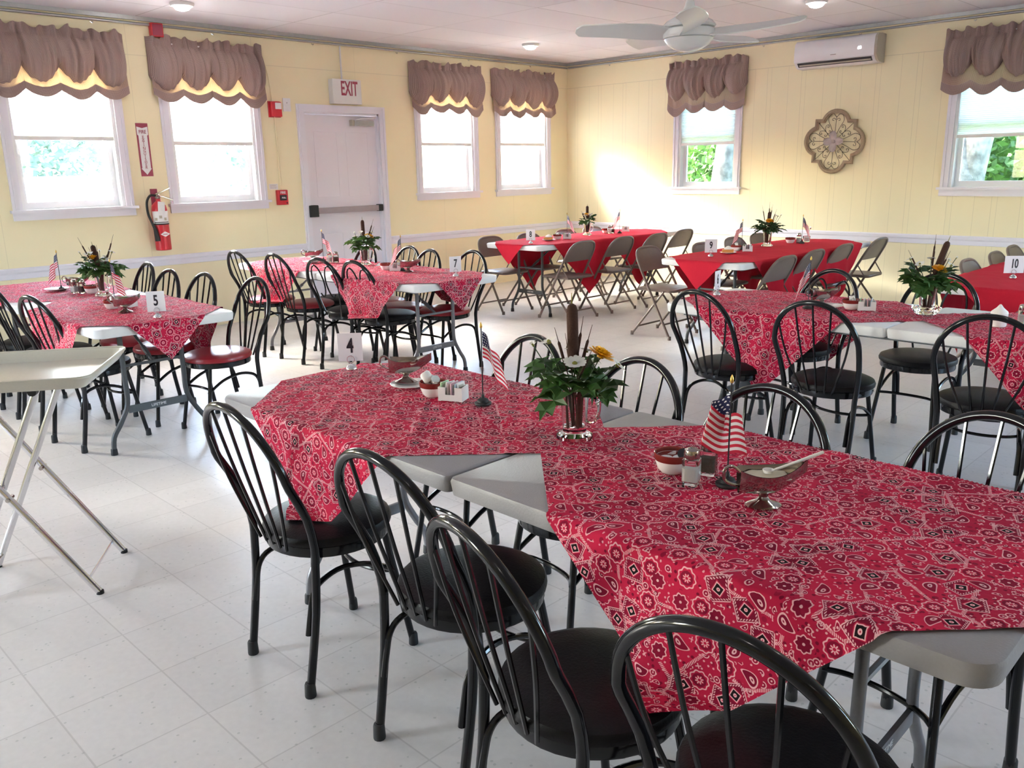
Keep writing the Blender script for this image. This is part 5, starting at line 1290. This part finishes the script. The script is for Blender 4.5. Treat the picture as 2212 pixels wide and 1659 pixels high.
def shrub(name, label, x, y, z, rx, ry, rz_, n, size, seed, group, m='bush', woody=True):
    r = random.Random(seed); t = thing(name, label, 'shrub' if name == 'shrub' else 'tree', (x, y, z), 0, group); mb = MB()
    for k in range(n):
        while True:
            p = Vector((r.uniform(-1, 1), r.uniform(-1, 1), r.uniform(-1, 1)))
            if .25 < p.length < 1: break
        p = Vector((p.x*rx, p.y*ry, p.z*rz_+rz_)); d = Vector((r.gauss(0, 1), r.gauss(0, 1), r.gauss(-.2, .7))).normalized(); nn = Vector((r.gauss(0, 1), r.gauss(0, 1), r.gauss(.5, 1)))
        nn = (nn-d*nn.dot(d)).normalized(); w = d.cross(nn); s = size*r.uniform(.6, 1.4); o = len(mb.v)
        mb.v += [tuple(p), tuple(p+d*s*.5+w*s*.28), tuple(p+d*s), tuple(p+d*s*.5-w*s*.28)]; mb.f.append((o, o+1, o+2, o+3))
    obj('foliage', mb, m, t, smooth=False)
    mb = MB()
    for k in range(7):
        a = r.uniform(0, 6.28); mb.tube([(0, 0, -.02), (rx*.3*math.cos(a), ry*.3*math.sin(a), rz_*.8), (rx*.7*math.cos(a), ry*.7*math.sin(a), rz_*1.5)], .02, 5)
    obj('branches', mb, 'bark', t)
gs = 'shrubs outside the right wall'
shrub('shrub', 'sunlit green thicket seen through the left window of the right wall', .0, 5.0, -.6, 1.5, 1.2, 1.9, 9000, .15, 1, gs)
shrub('shrub', 'leafy thicket left of the mottled trunk outside the right wall', 3.0, 5.4, -.6, 1.35, 1.2, 1.9, 8000, .15, 2, gs)
shrub('shrub', 'leafy thicket right of the mottled trunk outside the right edge window', 5.9, 4.8, -.6, 1.4, 1.1, 1.9, 8000, .15, 3, gs)
shrub('shrub', 'low bright shrub behind the leaning tree trunk', -3.0, 5.4, -.6, 1.4, 1.3, 1.9, 7000, .16, 4, gs)
gt_ = 'tall trees filling the view outside the right wall'
for i, (x, y, lab) in enumerate([(-6.5, 9.5, 'tall tree farthest left behind the thickets outside'), (-1.2, 9.8, 'tall tree behind the leaning trunk outside'), (4.0, 9.6, 'tall tree behind the mottled trunk outside'), (9.2, 9.2, 'tall tree farthest right behind the thickets outside')]):
    shrub('tree', lab, x, y, -.6, 2.2, 2.2, 4.2, 9000, .32, 60+i, gt_)
ga = 'trees across the paving outside the left wall'
for i, (x, y, lab) in enumerate([(-19, -9.5, 'tree across the paving seen through the leftmost window'), (-21, -1.5, 'tree across the paving seen through the window left of the exit door'), (-18, 6.5, 'tree across the paving seen through the first window right of the exit door')]):
    shrub('tree', lab, x, y, -.4, 3.0, 3.0, 3.4, 7000, .3, 40+i, ga, 'pale')
def car(label, x, y, rz, van=False):
    t = thing('car', label, 'car', (x, y, -.4), rz, 'vehicles parked outside the left wall')
    H = 1.9 if van else 1.45
    side = [(-2.2, .30), (-2.25, .75), (-2.1, .95), (-1.3, 1.0) if not van else (-1.9, 1.05), (-.75, H) if not van else (-1.4, H), (1.0, H) if not van else (2.0, H), (1.7, 1.02) if not van else (2.15, 1.1), (2.2, .92), (2.28, .6), (2.2, .30)]
    n = len(side); mb = MB(); vs = []
    for yy, k in ((-.86, .9), (-.80, 1), (.80, 1), (.86, .9)):
        for a, z in side: vs.append((a, yy*(1 if z < 1.06 else .84), z if k == 1 or z < H-.1 else z-.05))
    mb.add(vs, [(j*n+i, j*n+(i+1) % n, (j+1)*n+(i+1) % n, (j+1)*n+i) for j in range(3) for i in range(n)] + [tuple(range(n-1, -1, -1)), tuple(3*n+i for i in range(n))])
    obj('body', mb, 'carp', t, angle=30)
    for s in (-1, 1):
        g0, g1 = (-1.0, 1.35) if not van else (-1.45, 1.9); mb = MB(); zz = 1.06
        q = [(g0, s*.765, zz), (g1, s*.765, zz), (g1-.45 if not van else g1, s*.735, H-.1), (g0+.40, s*.735, H-.1)]; mb.add(q, [(0, 1, 2, 3)]); mb.add([(a, b-s*.004, c) for a, b, c in q], [(0, 1, 2, 3)]); mb.xf(Matrix.Translation((0, s*.012, 0)))
        obj('side_window', mb, 'carg', t, smooth=False)
        for xx in (-1.4, 1.4): obj('wheel', MB().lathe([(.20, -.1), (.32, -.1), (.34, -.06), (.34, .06), (.32, .1), (.20, .1)], 24).xf(Matrix.Translation((xx, s*.78, .34)) @ Matrix.Rotation(PI/2, 4, 'X')), 'tyre', t)
        obj('tail_lamp', MB().box(2.24, 2.29, s*.62-.09, s*.62+.09, .68, .84), 'tail', t, smooth=False)
    obj('windscreen', MB().obox((-1.03 if not van else -1.66, 0, 1.22 if not van else 1.45), (.0, .66, 0), (.21 if not van else .2, 0, .17 if not van else .33), (-.006, 0, .008)), 'carg', t, smooth=False)
    return t
car('pale silver car parked outside the first window right of the exit door', -7.6, 1.6, -1.25)
car('pale van parked outside the window left of the exit door', -9.2, -3.6, -1.5, True)

# ------------------------------------------------------------------ light
w = bpy.data.worlds.new('sky'); SC.world = w; w.use_nodes = True; nt = w.node_tree
bg = nt.nodes['Background']
sky = nt.nodes.new('ShaderNodeTexSky'); sky.sky_type = 'NISHITA'; sky.sun_disc = False; sky.sun_elevation = math.radians(38); sky.sun_rotation = math.radians(245); sky.altitude = 50; sky.air_density = 1.; sky.dust_density = 2.5
nt.links.new(sky.outputs[0], bg.inputs[0]); bg.inputs[1].default_value = 3.2
sd = bpy.data.lights.new('sun', 'SUN'); sd.energy = 1.15; sd.angle = math.radians(2.5); sd.color = (1, .93, .84)
so = bpy.data.objects.new('sun', sd); COL.objects.link(so); so.location = (-10, -6, 8)
so.rotation_euler = Vector((1.95, .88, -.63)).to_track_quat('-Z', 'Y').to_euler()
def portal(loc, rot, sx, sy):
    l = bpy.data.lights.new('window_portal', 'AREA'); l.shape = 'RECTANGLE'; l.size = sx; l.size_y = sy; l.cycles.is_portal = True
    o = bpy.data.objects.new('window_portal', l); COL.objects.link(o); o.location = loc; o.rotation_euler = rot
for a, b in WA: portal((-.16, (a+b)/2, (ZS+ZT)/2), (0, -PI/2, 0), ZT-ZS, b-a-.15)
for a, b in WB: portal(((a+b)/2, .16, (ZS+ZT)/2), (-PI/2, 0, 0), b-a-.15, ZT-ZS)
for a, b, z0, z1 in hE: portal((XE+.16, (a+b)/2, 1.7), (0, PI/2, 0), 1.4, 1.3)
for a, b, z0, z1 in hS: portal(((a+b)/2, YS-.16, 1.7), (PI/2, 0, 0), 1.3, 1.4)

# ------------------------------------------------------------------ camera
cd = bpy.data.cameras.new('camera'); cam = bpy.data.objects.new('camera', cd); COL.objects.link(cam); SC.camera = cam
cd.sensor_fit = 'HORIZONTAL'; cd.sensor_width = 36; cd.lens = 1819.3/2212*36; cd.clip_start = .02; cd.clip_end = 300
yaw, pit, rol = .781522, .2504595, -.0194195
fw = Vector((-math.sin(yaw)*math.cos(pit), math.cos(yaw)*math.cos(pit), -math.sin(pit))); r = Vector((math.cos(yaw), math.sin(yaw), 0)); u = r.cross(fw)
r2 = r*math.cos(rol)+u*math.sin(rol); u2 = -r*math.sin(rol)+u*math.cos(rol)
mw = Matrix((( r2.x, u2.x, -fw.x, 8.03582), (r2.y, u2.y, -fw.y, -9.28672), (r2.z, u2.z, -fw.z, 1.48121), (0, 0, 0, 1)))
cam.matrix_world = mw

vs_ = SC.view_settings; vs_.view_transform = 'Standard'; vs_.look = 'None'; vs_.gamma = 1; vs_.exposure = 1.84
try: vs_.use_curve_mapping = False
except Exception: pass
